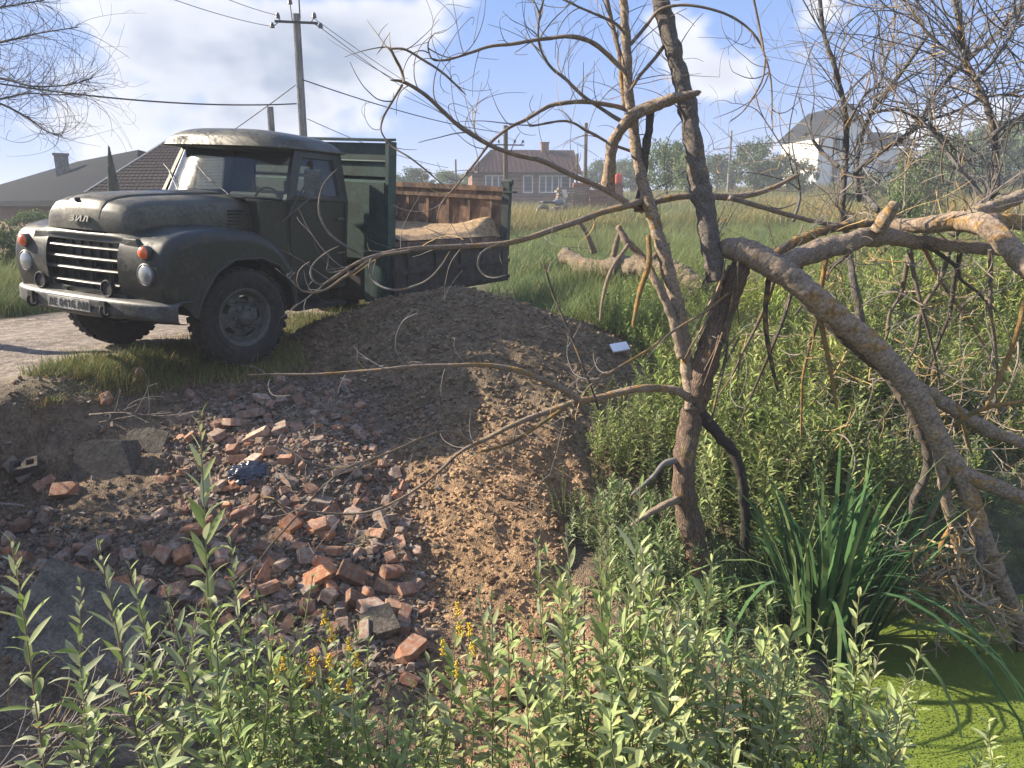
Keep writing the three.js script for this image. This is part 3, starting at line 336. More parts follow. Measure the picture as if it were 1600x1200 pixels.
const tri = (a, b, c) => { const g = new THREE.BufferGeometry().setFromPoints([a, b, c]); g.setAttribute('uv', new THREE.Float32BufferAttribute([0, 0, 3, 0, 1.5, 3], 2)); g.setIndex([0, 1, 2]); g.computeVertexNormals(); return g; };
const local = (o, ...gs) => gs.map((g) => g);
function windowAt(parent, x, y, z, w, h, leaves = 2, fm = whiteF) { const f = part('window', merge([box(w + 0.12, 0.09, 0.1, x, y + h / 2, z), box(w + 0.12, 0.09, 0.14, x, y - h / 2, z), ...Array.from({ length: leaves + 1 }, (_, i) => box(0.08, h - 0.09, 0.1, x - w / 2 + i * w / leaves, y, z))]), fm, parent); part('pane', box(w, h, 0.02, x, y, z - 0.03), paneM, f); return f; }
{ // long grey-roofed house on the left
  const t = thing('house', 'low house under a long grey hipped roof with a square chimney, left of the truck', 'house');
  const ye = 1.85, NL = at(-90, 315, 44), NR = at(205, 312, 30), R1 = at(122, 252, 45), R2 = at(216, 234, 37); NL.y = NR.y = ye;
  const BL = V(2 * R1.x - NL.x + 6, ye, 2 * R1.z - NL.z - 6), BR = V(2 * R2.x - NR.x, ye, 2 * R2.z - NR.z);
  part('roof', merge([quad(NL, NR, R2, R1, 30, 6), tri(NL, R1, BL), tri(NR, BR, R2), quad(BL, BR, R2, R1), quad(NL.clone().setY(ye - 0.25), NR.clone().setY(ye - 0.25), NR, NL)]), slate, t);
  const c = NL.clone().add(NR).add(BL).add(BR).multiplyScalar(0.25), inn = (p) => p.clone().lerp(c, 0.08), wl = (a, b) => quad(inn(a).setY(-3), inn(b).setY(-3), inn(b).setY(ye - 0.02), inn(a).setY(ye - 0.02));
  part('wall', merge([wl(NL, NR), wl(NR, BR), wl(BR, BL), wl(BL, NL)]), brickW, t);
  const k = at(97, 258, 40.5); const ch = part('chimney', merge([box(0.62, 1.5, 0.62, k.x, k.y - 0.25, k.z, 0, 0.5), box(0.74, 0.1, 0.74, k.x, k.y + 0.52, k.z, 0, 0.5)]), M({ color: [0.25, 0.23, 0.22], map: grainT }), t);
}
{ // tiled roof behind the bonnet
  const t = thing('tiled_house', 'house with rows of scalloped roof tiles seen just over the truck bonnet', 'house');
  const a = at(132, 303, 29), b = at(430, 303, 27), c = at(430, 222, 32), d = at(266, 219, 33); a.y = b.y = (a.y + b.y) / 2; c.y = d.y;
  const n = 18, tm = roofM([0.075, 0.06, 0.058]); const roof = part('roof', quad(a, b, c, d, 2, 2), tm, t); const nrm = b.clone().sub(a).cross(d.clone().sub(a)).normalize();
  for (let r = 0; r < n; r++) part('tile_course', gridGeo(200, 3, (u, v) => { const vv = (r + v * 1.12) / n, p = a.clone().lerp(b, u).lerp(d.clone().lerp(c, u), min(vv, 1)); const x = u * 34 + (r % 2) * 0.5, s = abs(sin(x * PI)); p.addScaledVector(nrm, 0.10 * (1 - v) * (0.4 + 0.6 * s) + 0.02); if (v === 0) p.y -= 0.05 * s; return [p.x, p.y, p.z, x, vv * 4]; }), tm, roof);
  const e = V(b.x, -3, b.z), f = V(a.x, -3, a.z); part('wall', merge([quad(f, e, b.clone().add(V(0, -0.03, -0.4)), a.clone().add(V(0.3, -0.03, -0.4))), quad(f, V(d.x, -3, d.z - 3), V(d.x, d.y - 0.2, d.z - 0.1), a.clone().add(V(0.3, -0.05, -0.4)))]), brickW, t); part('verge_board', beam(a, d, 0.06, 0.2), M({ color: [0.3, 0.3, 0.29] }), t);
}
{ // brick house
  const p = at(818, 268, 62), t = thing('brick_house', 'single-storey brick house with brown roof and white windows behind the truck bed', 'house', [p.x, p.y, p.z], 0.10);
  const w = 8.0, D = 7, rb = [];
  part('wall', merge([box(w, 3.6, D, 0, -1.8, -D / 2), (() => { const g = extr([[-D / 2, 0], [D / 2, 0], [0, 1.75]], 0.2, 0); T(g, 0, 0, 0, 0, PI / 2); return T(g, w / 2 - 0.2, 0, -D / 2); })()].map((g) => (g.index ? g.toNonIndexed() : g))), brickW, t);
  for (let k = 0; k < 9; k++) part('brick_course', box(w + 0.02, 0.03, 0.02, 0, -0.25 - k * 0.3, 0.012), M({ color: [0.36, 0.27, 0.22] }), t);
  part('roof', merge([quad(V(-w / 2 - 0.3, -0.1, 0.45), V(w / 2 + 0.5, -0.1, 0.45), V(w / 2 + 0.5, 1.85, -D / 2), V(-w / 2 + 1.7, 1.85, -D / 2), 40, 1), quad(V(-w / 2 - 0.3, -0.1, -D - 0.45), V(w / 2 + 0.5, -0.1, -D - 0.45), V(w / 2 + 0.5, 1.85, -D / 2), V(-w / 2 + 1.7, 1.85, -D / 2)), tri(V(-w / 2 - 0.3, -0.1, 0.45), V(-w / 2 - 0.3, -0.1, -D - 0.45), V(-w / 2 + 1.7, 1.85, -D / 2)), box(w + 0.8, 0.16, 0.05, 0.1, -0.14, 0.43), beam(V(w / 2 + 0.5, -0.15, 0.45), V(w / 2 + 0.5, 1.8, -D / 2), 0.05, 0.22)]), brownRoof, t);
  for (let k = 0; k < 22; k++) part('roof_rib', beam(V(-w / 2 + k * 0.38, -0.08, 0.45), V(max(-w / 2 + k * 0.38, -w / 2 + 1.75), 1.88, -D / 2), 0.04, 0.03), brownRoof, t);
  for (const [x, ww, l] of [[-2.2, 1.5, 3], [0.35, 0.7, 1], [2.0, 1.5, 3], [3.3, 0.7, 1]]) windowAt(t, x, -0.95, 0.04, ww, 1.25, l);
  part('chimney', merge([box(0.6, 1.0, 0.6, 2.1, 1.9, -3.2), box(0.7, 0.08, 0.7, 2.1, 2.4, -3.2)]), brickW, t);
  part('foundation', box(w + 0.1, 0.5, D + 0.1, 0, -3.0, -D / 2), concrete, t);
}
{ // white house on the rise
  const p = at(1318, 206, 72), t = thing('white_house', 'white two-storey house with grey gabled roof on the rise behind the dead branches', 'house', [p.x, p.y, p.z], 0.12);
  part('wall', merge([box(4.6, 6.4, 7, 0, -3.2, -3.5), box(5, 4.6, 6, 4.7, -3.6, -3.2), (() => { const g = extr([[-2.3, 0], [2.3, 0], [0.3, 2.2]], 7, 0); return T(g, 0, 0, -7); })()].map((g) => (g.index ? g.toNonIndexed() : g))), plaster, t);
  part('roof', merge([quad(V(-2.7, -0.35, 0.4), V(-2.7, -0.35, -7.4), V(0.3, 2.35, -7.4), V(0.3, 2.35, 0.4)), quad(V(2.7, -0.35, 0.4), V(2.7, -0.35, -7.4), V(0.3, 2.35, -7.4), V(0.3, 2.35, 0.4)), quad(V(2.3, -1.2, 0.2), V(7.5, -1.2, 0.2), V(7.5, 0.3, -3.2), V(2.3, 0.3, -3.2)), quad(V(2.3, -1.2, -6.6), V(7.5, -1.2, -6.6), V(7.5, 0.3, -3.2), V(2.3, 0.3, -3.2)), beam(V(-2.7, -0.38, 0.4), V(0.3, 2.3, 0.4), 0.08, 0.2), beam(V(2.7, -0.38, 0.4), V(0.3, 2.3, 0.4), 0.08, 0.2)]), slate, t);
  for (const [x, y, w, h, l] of [[-0.2, -1.0, 1.3, 1.3, 2], [-0.2, -3.7, 1.3, 1.3, 2], [4.3, -3.0, 1.2, 1.1, 2]]) windowAt(t, x, y, x > 3 ? -0.16 : 0.04, w, h, l, M({ color: [0.5, 0.5, 0.49] }));
  part('drainpipe', cyl(0.07, 0.07, 5.8, 8, -2.25, -3.2, 0.12), whiteF, t); part('corner_quoin', box(0.3, 6, 0.06, -2.12, -3.1, 0.02), whiteF, t);
}
const poleTops = {};
function pole(key, px, r0, r1, wpx, d, label, mat, arm, squ) {
  const top = at(px, r0, d), bx = top.x + 0.0, by = min(groundRaw(top.x, top.z) - 0.3, 1e9), wd = wpx / FPX * d * 0.97, t = thing('utility_pole', label, 'pole', [bx, by, top.z], 0.2, undefined), h = top.y - by;
  part('shaft', squ ? T(new THREE.CylinderGeometry(wd * 0.62, wd * 0.80, h, 4, 1), 0, h / 2, 0, 0, PI / 4) : cyl(wd * 0.42, wd * 0.55, h, 10, 0, h / 2, 0), mat, t);
  poleTops[key] = V(bx, by + h, top.z);
  if (arm) { const off = arm.off ?? 0.2; part('cross_arm', box(arm.w, 0.05, 0.05, 0, h - off, wd), iron, t); if (arm.rod) part('rod', cyl(0.02, 0.02, arm.rod, 6, 0.08, h + arm.rod / 2 - 0.1, 0), iron, t);
    for (const [x, y] of arm.ins) { part('insulator', merge([cyl(0.03, 0.055, 0.06, 10, x, h - off + y + 0.06, wd), cyl(0.05, 0.06, 0.05, 10, x, h - off + y, wd)]), porcelain, t); part('insulator_pin', bar(V(x, h - off + y - 0.02, wd), V(x * 0.75, h - off - 0.02, wd), 0.012, 5), iron, t); } }
  return t;
}
pole('main', 463, 22, 205, 11.5, 20, 'tall square concrete pole with insulators rising directly behind the truck cab', concrete, { w: 1.0, off: 0.22, rod: 0.75, ins: [[-0.42, 0.10], [-0.56, -0.12], [0.42, 0.14], [0.56, -0.08], [-0.12, 0.42]] }, true);
pole('stub', 422, 167, 205, 10, 19, 'short square concrete post beside the tall pole behind the truck cab', concrete, null, true);
pole('mid', 790, 196, 300, 8, 34, 'grey wooden pole with a crossbar between the truck bed and brick house', wood, { w: 1.5, off: 0.8, ins: [[-0.7, 0.12], [-0.35, 0.12], [0.35, 0.12], [0.7, 0.12]] });
pole('r1', 916, 192, 290, 6, 48, 'plain wooden pole standing right of the brick house', wood);
pole('r2', 902, 240, 290, 4, 50, 'thin short pole touching the right end of the brick house', wood);
pole('l1', 712, 249, 290, 3, 60, 'thin far pole left of the brick house above the truck bed', wood);
pole('r3', 1143, 204, 280, 4, 66, 'slim pale pole in the meadow between dead trunk and white house', concrete);
function wire(a, b, sag, r, label) { const m = a.clone().lerp(b, 0.5); m.y -= sag; const c = new THREE.QuadraticBezierCurve3(a, m, b); tag(part('overhead_wire', new THREE.TubeGeometry(c, 60, r, 5), wireM), label, 'wire'); }
{ const m = poleTops.main, q = poleTops.mid, up = (p, x, y, z = 0.1) => p.clone().add(V(x, y, z));
  wire(up(m, -0.1, -2.05), at(-220, 92, 13), 0.5, 0.017, 'thick dark cable running left from the tall pole across the sky', 'wire');
  wire(up(m, -0.1, -1.62), at(352, 212, 21.5), 0.03, 0.013, 'service wire slanting down left from the tall pole to behind the cab roof', 'wire');
  wire(up(m, 0.1, -1.5), up(q, -0.1, -0.3), 0.35, 0.015, 'thickest cable sloping from middle of the tall pole down right', 'wire');
  wire(up(m, 0.56, -0.3), up(q, -0.7, -0.6), 0.3, 0.009, 'upper right wire from the insulators to the pole with crossbar', 'wire');
  wire(up(m, 0.42, -0.1), up(q, 0.35, -0.6), 0.5, 0.008, 'second thin wire from the insulators to the pole with crossbar', 'wire');
  wire(up(m, 0.15, -2.4), at(700, 262, 30), 0.3, 0.009, 'lowest thin wire sloping right from the tall pole behind the green board', 'wire');
  wire(up(m, -0.56, -0.3), at(60, -90, 12), 0.3, 0.007, 'thin wire going up left from the lower left insulator', 'wire');
  wire(up(m, -0.42, -0.05), at(150, -110, 12), 0.3, 0.007, 'thin wire going up left from the upper left insulator', 'wire'); }
// ------------------------------------------------------------------ motorcycle and odds and ends in the meadow
{ const p = at(868, 318, 42); p.y = groundRaw(p.x, p.z) + 0.0; const t = thing('motorcycle', 'grey motorcycle parked in tall grass in front of the brick house', 'motorcycle', [p.x, p.y, p.z], 0.5); t.scale.setScalar(1.2);
  const grey = M({ color: [0.15, 0.17, 0.19], roughness: 0.4, metalness: 0.3 }), pale = M({ color: [0.22, 0.22, 0.22], metalness: 0.3, roughness: 0.5 });
  for (const x of [-0.62, 0.62]) { const w = part('wheel', T(new THREE.TorusGeometry(0.27, 0.05, 10, 28), x, 0.33, 0), M({ color: [0.03, 0.03, 0.03] }), t); part('rim', merge([T(new THREE.TorusGeometry(0.24, 0.015, 6, 24), x, 0.33, 0), ...Array.from({ length: 8 }, (_, k) => bar(V(x, 0.33, 0), V(x + 0.24 * cos(k * PI / 4), 0.33 + 0.24 * sin(k * PI / 4), 0), 0.005, 4))]), pale, w); part('mudguard', T(new THREE.TorusGeometry(0.36, 0.04, 6, 18, PI), x, 0.34, 0), pale, t); }
  part('fork', merge([bar(V(0.62, 0.33, 0.07), V(0.42, 1.0, 0.07), 0.02), bar(V(0.62, 0.33, -0.07), V(0.42, 1.0, -0.07), 0.02)]), pale, t); part('handlebar', merge([bar(V(0.4, 1.05, -0.38), V(0.42, 1.0, 0), 0.015), bar(V(0.4, 1.05, 0.38), V(0.42, 1.0, 0), 0.015)]), iron, t); part('headlight', cyl(0.09, 0.07, 0.12, 14, 0.53, 0.92, 0, 0, 0, PI / 2), pale, t);
  part('fuel_tank', T(new THREE.SphereGeometry(0.2, 16, 10), 0.15, 0.82, 0, 0, 0, 0, [1.5, 0.75, 0.8]), grey, t); part('seat', rbox(0.65, 0.1, 0.26, 0.04, -0.4, 0.82, 0), iron, t); part('engine', merge([rbox(0.4, 0.35, 0.28, 0.05, 0.05, 0.45, 0), bar(V(-0.62, 0.33, 0), V(0.2, 0.6, 0), 0.04)]), iron, t); part('windshield', rbox(0.02, 0.35, 0.4, 0.01, 0.5, 1.2, 0, 0, 0, 0.35), grey, t); }
{ // stacked bricks, planks and logs behind the dead tree
  const R = rng(301), reds = [[0.36, 0.14, 0.08], [0.30, 0.12, 0.075], [0.40, 0.19, 0.11]].map((c) => M({ color: c, map: grainT })), b = rbox(0.25, 0.065, 0.12, 0.006);
  const p = at(938, 300, 46), y0 = groundRaw(p.x, p.z), t = thing('brick_stack', 'low stack of red bricks standing in grass behind the dead tree', 'brick stack', [p.x, y0, p.z], 0.2); t.scale.setScalar(1.9);
  for (let k = 0; k < 15; k++) for (let i = 0; i < 6; i++) if (k < 12 || R() > 0.4) { const m = part('brick', b, R.pick(reds), t); m.position.set(-0.75 + i * 0.27 + R.r(-0.02, 0.02), 0.035 + k * 0.068, R.r(-0.03, 0.03)); m.rotation.y = R.r(-0.1, 0.1); }
  const p2 = at(892, 302, 44), y2 = groundRaw(p2.x, p2.z), t2 = thing('plank_stack', 'pale stack of short planks left of the red brick stack', 'plank stack', [p2.x, y2, p2.z], 0.15), pm = [[0.40, 0.31, 0.22], [0.33, 0.25, 0.18]].map((c) => M({ color: c, map: grainT }));
  for (let k = 0; k < 12; k++) { const m = part('plank', box(0.85, 0.055, 0.3), R.pick(pm), t2); m.position.set(R.r(-0.05, 0.05), 0.04 + k * 0.075, R.r(-0.05, 0.05)); m.rotation.y = R.r(-0.05, 0.05); }
  const p3 = at(969, 291, 23); const t3 = thing('plastic_canister', 'bright red plastic canister on top of the brick stack', 'canister', [p3.x, p3.y, p3.z]); part('body', rbox(0.2, 0.26, 0.14, 0.03), M({ color: [0.6, 0.06, 0.04], roughness: 0.4 }), t3); part('cap', cyl(0.03, 0.03, 0.04, 10, 0.05, 0.15, 0), M({ color: [0.5, 0.05, 0.03] }), t3); part('grip', rbox(0.1, 0.02, 0.03, 0.008, -0.03, 0.155, 0), M({ color: [0.5, 0.05, 0.03] }), t3);
  const hu = y0 + 1.02; t3.position.set(p.x + 1.05, y0 + 1.9 * 1.0 + 0.26, p.z); t3.scale.setScalar(1.9); t2.scale.setScalar(1.9);
}
// ------------------------------------------------------------------ foliage helpers, far trees, meadow
const leafM = (c, tr = 0.35) => new THREE.MeshPhysicalMaterial({ color: new THREE.Color().setRGB(...c), roughness: 0.85, transmission: tr, thickness: 0, side: THREE.DoubleSide, specularIntensity: 0.35 });
const leafVC = (tr = 0.35) => new THREE.MeshPhysicalMaterial({ vertexColors: true, roughness: 0.8, transmission: tr, thickness: 0, side: THREE.DoubleSide, specularIntensity: 0.4 });
class MB { constructor() { this.p = []; this.c = []; this.i = []; } tri(a, b, c, col) { const n = this.p.length / 3; for (const q of [a, b, c]) { this.p.push(q.x, q.y, q.z); this.c.push(...col); } this.i.push(n, n + 1, n + 2); } quad(a, b, c, d, col) { const n = this.p.length / 3; for (const q of [a, b, c, d]) { this.p.push(q.x, q.y, q.z); this.c.push(...col); } this.i.push(n, n + 1, n + 2, n, n + 2, n + 3); } build() { const g = new THREE.BufferGeometry(); g.setAttribute('position', new THREE.Float32BufferAttribute(this.p, 3)); g.setAttribute('color', new THREE.Float32BufferAttribute(this.c, 3)); g.setIndex(this.i); g.computeVertexNormals(); return g; } }
const vary = (R, c, k) => { const a = 1 + R.r(-k, k), b = R.r(-k, k) * 0.3; return [c[0] * (a + b), c[1] * a, c[2] * (a - b)]; };
function crownGeo(R, n, col, size, lumps) { // leaf sprays in many clumps; unit crown: x,z in -1..1, y 0..1
  const m = new MB(), cl = []; for (let k = 0; k < lumps; k++) { const a = R() * 2 * PI, h = R(), r = sqrt(R()) * (0.35 + 0.6 * sin(PI * pow(h, 0.8))); cl.push([cos(a) * r, 0.08 + h * 0.84, sin(a) * r, R.r(0.16, 0.36)]); }
  for (let k = 0; k < n; k++) { const c = R.pick(cl), d = V(R.n(), R.n(), R.n()).normalize().multiplyScalar(c[3] * pow(R(), 0.4)), q = V(c[0] + d.x, c[1] + d.y * 0.62, c[2] + d.z); const u = V(R.n(), R.n() * 0.6, R.n()).normalize().multiplyScalar(size * R.r(0.6, 1.4)), w = V(R.n(), R.n(), R.n()).cross(u).normalize().multiplyScalar(size * 0.5); const cc = vary(R, col, 0.3); m.quad(q.clone().sub(u), q.clone().add(w), q.clone().add(u), q.clone().sub(w), cc); }
  return m.build(); }
const RF = rng(77), foliageFar = leafVC(0.3);
const crowns = [[0.085, 0.13, 0.045], [0.115, 0.165, 0.055], [0.07, 0.11, 0.045], [0.15, 0.195, 0.07]].map((c, i) => crownGeo(rng(400 + i), 6500, c, 0.04, 34 + i * 6));
const trunkG = cyl(0.03, 0.06, 0.7, 6, 0, 0.3, 0);
function farTree(px, base, top, hw, d, ki, label, cat = 'tree', grp) { const b = at(px, base, d), tp = at(px, top, d), h = tp.y - b.y, w = hw / FPX * d * 1.02, t = thing(cat === 'tree' ? 'broadleaf_tree' : 'bush', label, cat, [b.x, b.y, b.z], RF() * 6, grp); const c = part('crown', crowns[ki], foliageFar, t); c.scale.set(w, h, w); const s = part('trunk', trunkG, wood, t); s.scale.set(w * 0.6, h, w * 0.6); return t; }
for (const [px, b, tp, hw, d, k, l, c] of [
  [650, 300, 262, 34, 70, 2, 'dark green tree far behind the sand-filled truck bed', 'tree'], [700, 300, 268, 30, 78, 1, 'lighter tree between far pole and brick house', 'tree'], [735, 300, 272, 24, 74, 0, 'small round tree touching the left end of the brick house', 'tree'],
  [940, 300, 250, 34, 84, 2, 'dark tree right of the brick house beside the wooden pole', 'tree'], [985, 300, 248, 34, 80, 0, 'green tree behind the thin upright stems of the dead tree', 'tree'], [1042, 300, 222, 38, 46, 1, 'tall light green tree left of the leaning dead trunk', 'tree'], [1075, 305, 236, 26, 44, 3, 'yellowish bush crowding behind the leaning dead trunk', 'bush'], [1120, 298, 240, 38, 70, 2, 'broad dark tree just right of the leaning dead trunk', 'tree'],
  [1178, 298, 220, 40, 62, 0, 'tall rounded tree between the slim pale pole and white house', 'tree'], [1218, 300, 240, 32, 66, 2, 'bluish green tree left of the white house', 'tree'], [1250, 302, 252, 24, 58, 0, 'small dark bush at left wall of the white house', 'bush'],
  [1345, 330, 268, 34, 40, 0, 'bush below the white house hiding its base', 'bush'], [1420, 345, 240, 46, 30, 3, 'bright green bush right of the white house', 'bush'], [1470, 330, 214, 50, 44, 1, 'tall green tree right of the white house', 'tree'], [1530, 320, 196, 56, 52, 2, 'dark tall tree near the right edge behind the dead branches', 'tree'], [1592, 320, 180, 60, 56, 0, 'dark tree cut by the right picture edge', 'tree'], [1405, 390, 300, 40, 18, 1, 'leafy green bush under the snapped upper limb', 'bush'],
  [8, 470, 356, 46, 15, 0, 'roadside bush at the left picture edge', 'bush'], [-60, 470, 320, 60, 16, 1, 'big roadside bush reaching in from outside the left edge', 'bush'], [52, 440, 372, 24, 17, 3, 'small yellow-green bush just left of the truck headlight', 'bush'], [70, 372, 330, 50, 24, 1, 'low garden bush below the grey house eaves', 'bush'],
]) farTree(px, b, tp, hw, d, k, l, c);
{ const b = at(178, 300, 27), t = thing('thuja', 'narrow dark pointed thuja standing before the tiled roof', 'tree', [b.x, b.y - 0.5, b.z]); const R = rng(9), m = new MB(); for (let k = 0; k < 2200; k++) { const h = R(), r = 0.21 * pow(1 - h, 0.75) * (0.8 + 0.4 * R()), a = R() * 2 * PI, q = V(cos(a) * r, h * 1.95, sin(a) * r), u = V(R.n() * 0.3, 1, R.n() * 0.3).multiplyScalar(0.06), w = V(cos(a + 1.5), 0, sin(a + 1.5)).multiplyScalar(0.03); m.quad(q.clone().sub(u), q.clone().add(w), q.clone().add(u), q.clone().sub(w), vary(R, [0.04, 0.055, 0.03], 0.3)); } part('crown', m.build(), foliageFar, t); part('trunk', cyl(0.03, 0.05, 1.2, 6, 0, 0.4, 0), wood, t); }
// grass
function bladeClump(R, n, h, w, spread, bend, col, tipc) { const m = new MB(); for (let k = 0; k < n; k++) { const a = R() * 2 * PI, r = sqrt(R()) * spread, b = V(cos(a) * r, -0.02, sin(a) * r), la = R() * 2 * PI, hh = h * R.r(0.55, 1.15), be = bend * R.r(0.3, 1.4), ww = w * R.r(0.7, 1.3), side = V(-sin(la), 0, cos(la)).multiplyScalar(ww), lean = V(cos(la), 0, sin(la)); let p0 = b, s0 = side; const N = 3, cc = vary(R, R() < 0.25 ? tipc : col, 0.22); for (let i = 1; i <= N; i++) { const f = i / N, p = b.clone().addScaledVector(lean, be * hh * f * f).setY(b.y + hh * (f - 0.25 * be * f * f)), s = side.clone().multiplyScalar(1 - f * 0.93); m.quad(p0.clone().sub(s0), p0.clone().add(s0), p.clone().add(s), p.clone().sub(s), cc); p0 = p; s0 = s; } } return m.build(); }
const grassM = leafVC(0.3);
function scatter(name, label, geo, list, mat = grassM) { const im = new THREE.InstancedMesh(geo, mat, list.length), mt = new THREE.Matrix4(), q = new THREE.Quaternion(), col = new THREE.Color(); list.forEach(([x, y, z, s, sy, ry, c, tx = 0, tz = 0], i) => { q.setFromEuler(new THREE.Euler(tx, ry, tz)); mt.compose(V(x, y, z), q, V(s, sy, s)); im.setMatrixAt(i, mt); im.setColorAt(i, col.setRGB(...c)); }); im.name = numbered(name); shade(im); scene.add(im); im.userData.kind = 'stuff'; if (label) tag(im, label[0], label[1]); return im; }
{
  const R = rng(501), tall = bladeClump(rng(1), 12, 0.62, 0.006, 0.16, 0.55, [0.13, 0.195, 0.06], [0.26, 0.245, 0.12]), low = bladeClump(rng(2), 14, 0.17, 0.0045, 0.12, 0.7, [0.14, 0.19, 0.06], [0.26, 0.225, 0.12]), wide = bladeClump(rng(3), 16, 0.75, 0.014, 0.42, 0.5, [0.15, 0.19, 0.065], [0.28, 0.25, 0.12]);
  const L1 = [], L2 = [], L3 = [];
  const bad = (x, z) => roadD(x, z) < 1.75 + 0.5 * fbm(x, z, 3, 2) || heapH(x, z) > groundRaw(x, z) - 0.03 || (pitK(x, z) > 0.35 && groundRaw(x, z) < -0.16) || groundRaw(x, z) < WATER + 0.1;
  for (let k = 0; k < 60000; k++) { const d = 7.2 + pow(R(), 1.6) * 26, x = R.r(-0.85, 0.8) * d, z = -d; if (bad(x, z)) continue; const pn = fbm(x * 0.5, z * 0.5, 71, 3), right = sst(x, -1, 2) * sst(d, 7.5, 11) + sst(-x, 4.5, 6) * sst(d, 10, 12); const dry = clamp(0.5 + pn * 1.6, 0, 1); const c = [lerp(0.8, 1.35, dry), lerp(0.95, 1.15, dry), lerp(0.85, 1.05, dry)]; if (R() < right * 0.85) L1.push([x, groundRaw(x, z), z, R.r(0.8, 1.3), R.r(0.5, 1.15) * (0.8 + pn * 1.5), R() * 6, c]); else if (R() < 0.35 + pn) L2.push([x, groundRaw(x, z), z, R.r(0.8, 1.3), R.r(0.4, 1.2), R() * 6, c]); }
  for (let k = 0; k < 26000; k++) { const d = 30 + pow(R(), 1.3) * 60, x = R.r(-0.8, 0.8) * d, z = -d; if (roadD(x, z) < 2) continue; const pn = fbm(x * 0.12, z * 0.12, 72, 3), dry = clamp(0.6 + pn * 1.6, 0, 1); L3.push([x, groundRaw(x, z), z, R.r(0.9, 1.6), R.r(0.7, 1.3), R() * 6, [lerp(0.8, 1.5, dry), lerp(0.95, 1.15, dry), 0.95]]); }
  // verge between road and pit
  for (let k = 0; k < 5200; k++) { const p = atY(R.r(-60, 560), R.r(505, 640), 0), x = p.x, z = p.z; if (bad(x, z)) continue; const pn = fbm(x * 1.1, z * 1.1, 73, 3); if (pn < -0.06 + 0.34 * sst(x, -3.8, -2.4)) continue; L2.push([x, groundRaw(x, z), z, R.r(0.7, 1.2), R.r(0.2, 0.6) * (1 + pn), R() * 6, [R.r(0.9, 1.7), R.r(0.9, 1.2), 0.9]]); }
  scatter('meadow_grass', ['tall green and straw coloured grass on the rising meadow', 'grass'], tall, L1); scatter('verge_grass', ['short patchy grass along the road edge and around the truck wheels', 'grass'], low, L2); scatter('far_grass', ['distant yellow-green meadow grass below the houses', 'grass'], wide, L3);
}
// ------------------------------------------------------------------ brick rubble, slabs, clods
const RUB = [[300, 612], [420, 588], [560, 600], [600, 690], [640, 760], [665, 900], [700, 960], [650, 1060], [560, 1100], [420, 1060], [330, 1000], [200, 1010], [-20, 1000], [-20, 760], [60, 725], [130, 845], [235, 770], [250, 660]];
const brickT = [0, 1].map((s) => tex(256, (u, v) => { const k = sst(tile(u, v, 5, 4, 71 + s) + tile(u, v, 40, 2, 73) * 0.4 + (s ? 0.12 : -0.05), -0.12, 0.28); return [lerp(0.82, 1, k), lerp(0.55, 1, k), lerp(0.44, 1, k)].map((q) => q * (1 - 0.12 * abs(tile(u, v, 60, 2, 74)))); }, false));
const brickTones = [[0.35, 0.245, 0.175], [0.41, 0.30, 0.22], [0.44, 0.36, 0.285], [0.24, 0.18, 0.135], [0.31, 0.265, 0.215], [0.25, 0.21, 0.17], [0.45, 0.28, 0.17]].map((c, i) => M({ color: c, map: rp(brickT[i === 2 || i === 4 || i === 5 ? 1 : 0], 3.2 + i * 0.3), bumpMap: rp(grainB, 6), bumpScale: 0.006, roughness: 0.95 }));
function chunk(R, w, h, d, brk = 0.3, jit = 0.012) { // box with chipped corners, one end may be broken off
  const p = []; const end = R() < brk ? 1 : 0; for (const x of [-1, 1]) for (const y of [-1, 1]) for (const z of [-1, 1]) { const c = R.r(0.004, 0.014) + (R() < 0.18 ? R.r(0.01, 0.03) : 0), ex = end && x > 0 ? R.r(0, 0.45) * w : 0; const q = V(x * w / 2 - ex, y * h / 2, z * d / 2); for (const a of ['x', 'y', 'z']) { const v = q.clone(); v[a] -= Math.sign(v[a]) * c; v.x += R.r(-1, 1) * jit * 0.2; v.y += R.r(-1, 1) * jit * 0.2; v.z += R.r(-1, 1) * jit * 0.2; p.push(v); } }
  return boxUV(new ConvexGeometry(p), 1); }
function lump(R, r, n = 14, fl = 0.8) { const p = []; for (let i = 0; i < n; i++) { const v = V(R.n(), R.n(), R.n()).normalize().multiplyScalar(r * R.r(0.75, 1.1)); v.y *= fl; p.push(v); } return boxUV(new ConvexGeometry(p), 1); }
const RB = rng(601);
const brickG = [...Array.from({ length: 5 }, () => chunk(RB, 0.24, 0.064, 0.117, 0.7)), ...Array.from({ length: 7 }, () => chunk(RB, RB.r(0.1, 0.17), 0.066, 0.118, 0.7, 0.03)), ...Array.from({ length: 6 }, () => chunk(RB, RB.r(0.08, 0.13), RB.r(0.05, 0.08), RB.r(0.06, 0.11), 0.9, 0.05))];
const up = (x, z) => { const e = 0.06; return V(HN(x - e, z) - HN(x + e, z), 2 * e, HN(x, z - e) - HN(x, z + e)).normalize(); };
function layOn(o, x, z, lift, R, tilt = 0.5) { const n = up(x, z), q = new THREE.Quaternion().setFromUnitVectors(V(0, 1, 0), n), t = new THREE.Quaternion().setFromEuler(new THREE.Euler(R.n() * tilt, R() * 2 * PI, R.n() * tilt, 'YXZ')); o.quaternion.copy(q).multiply(t); o.position.set(x, HN(x, z) + lift, z); }
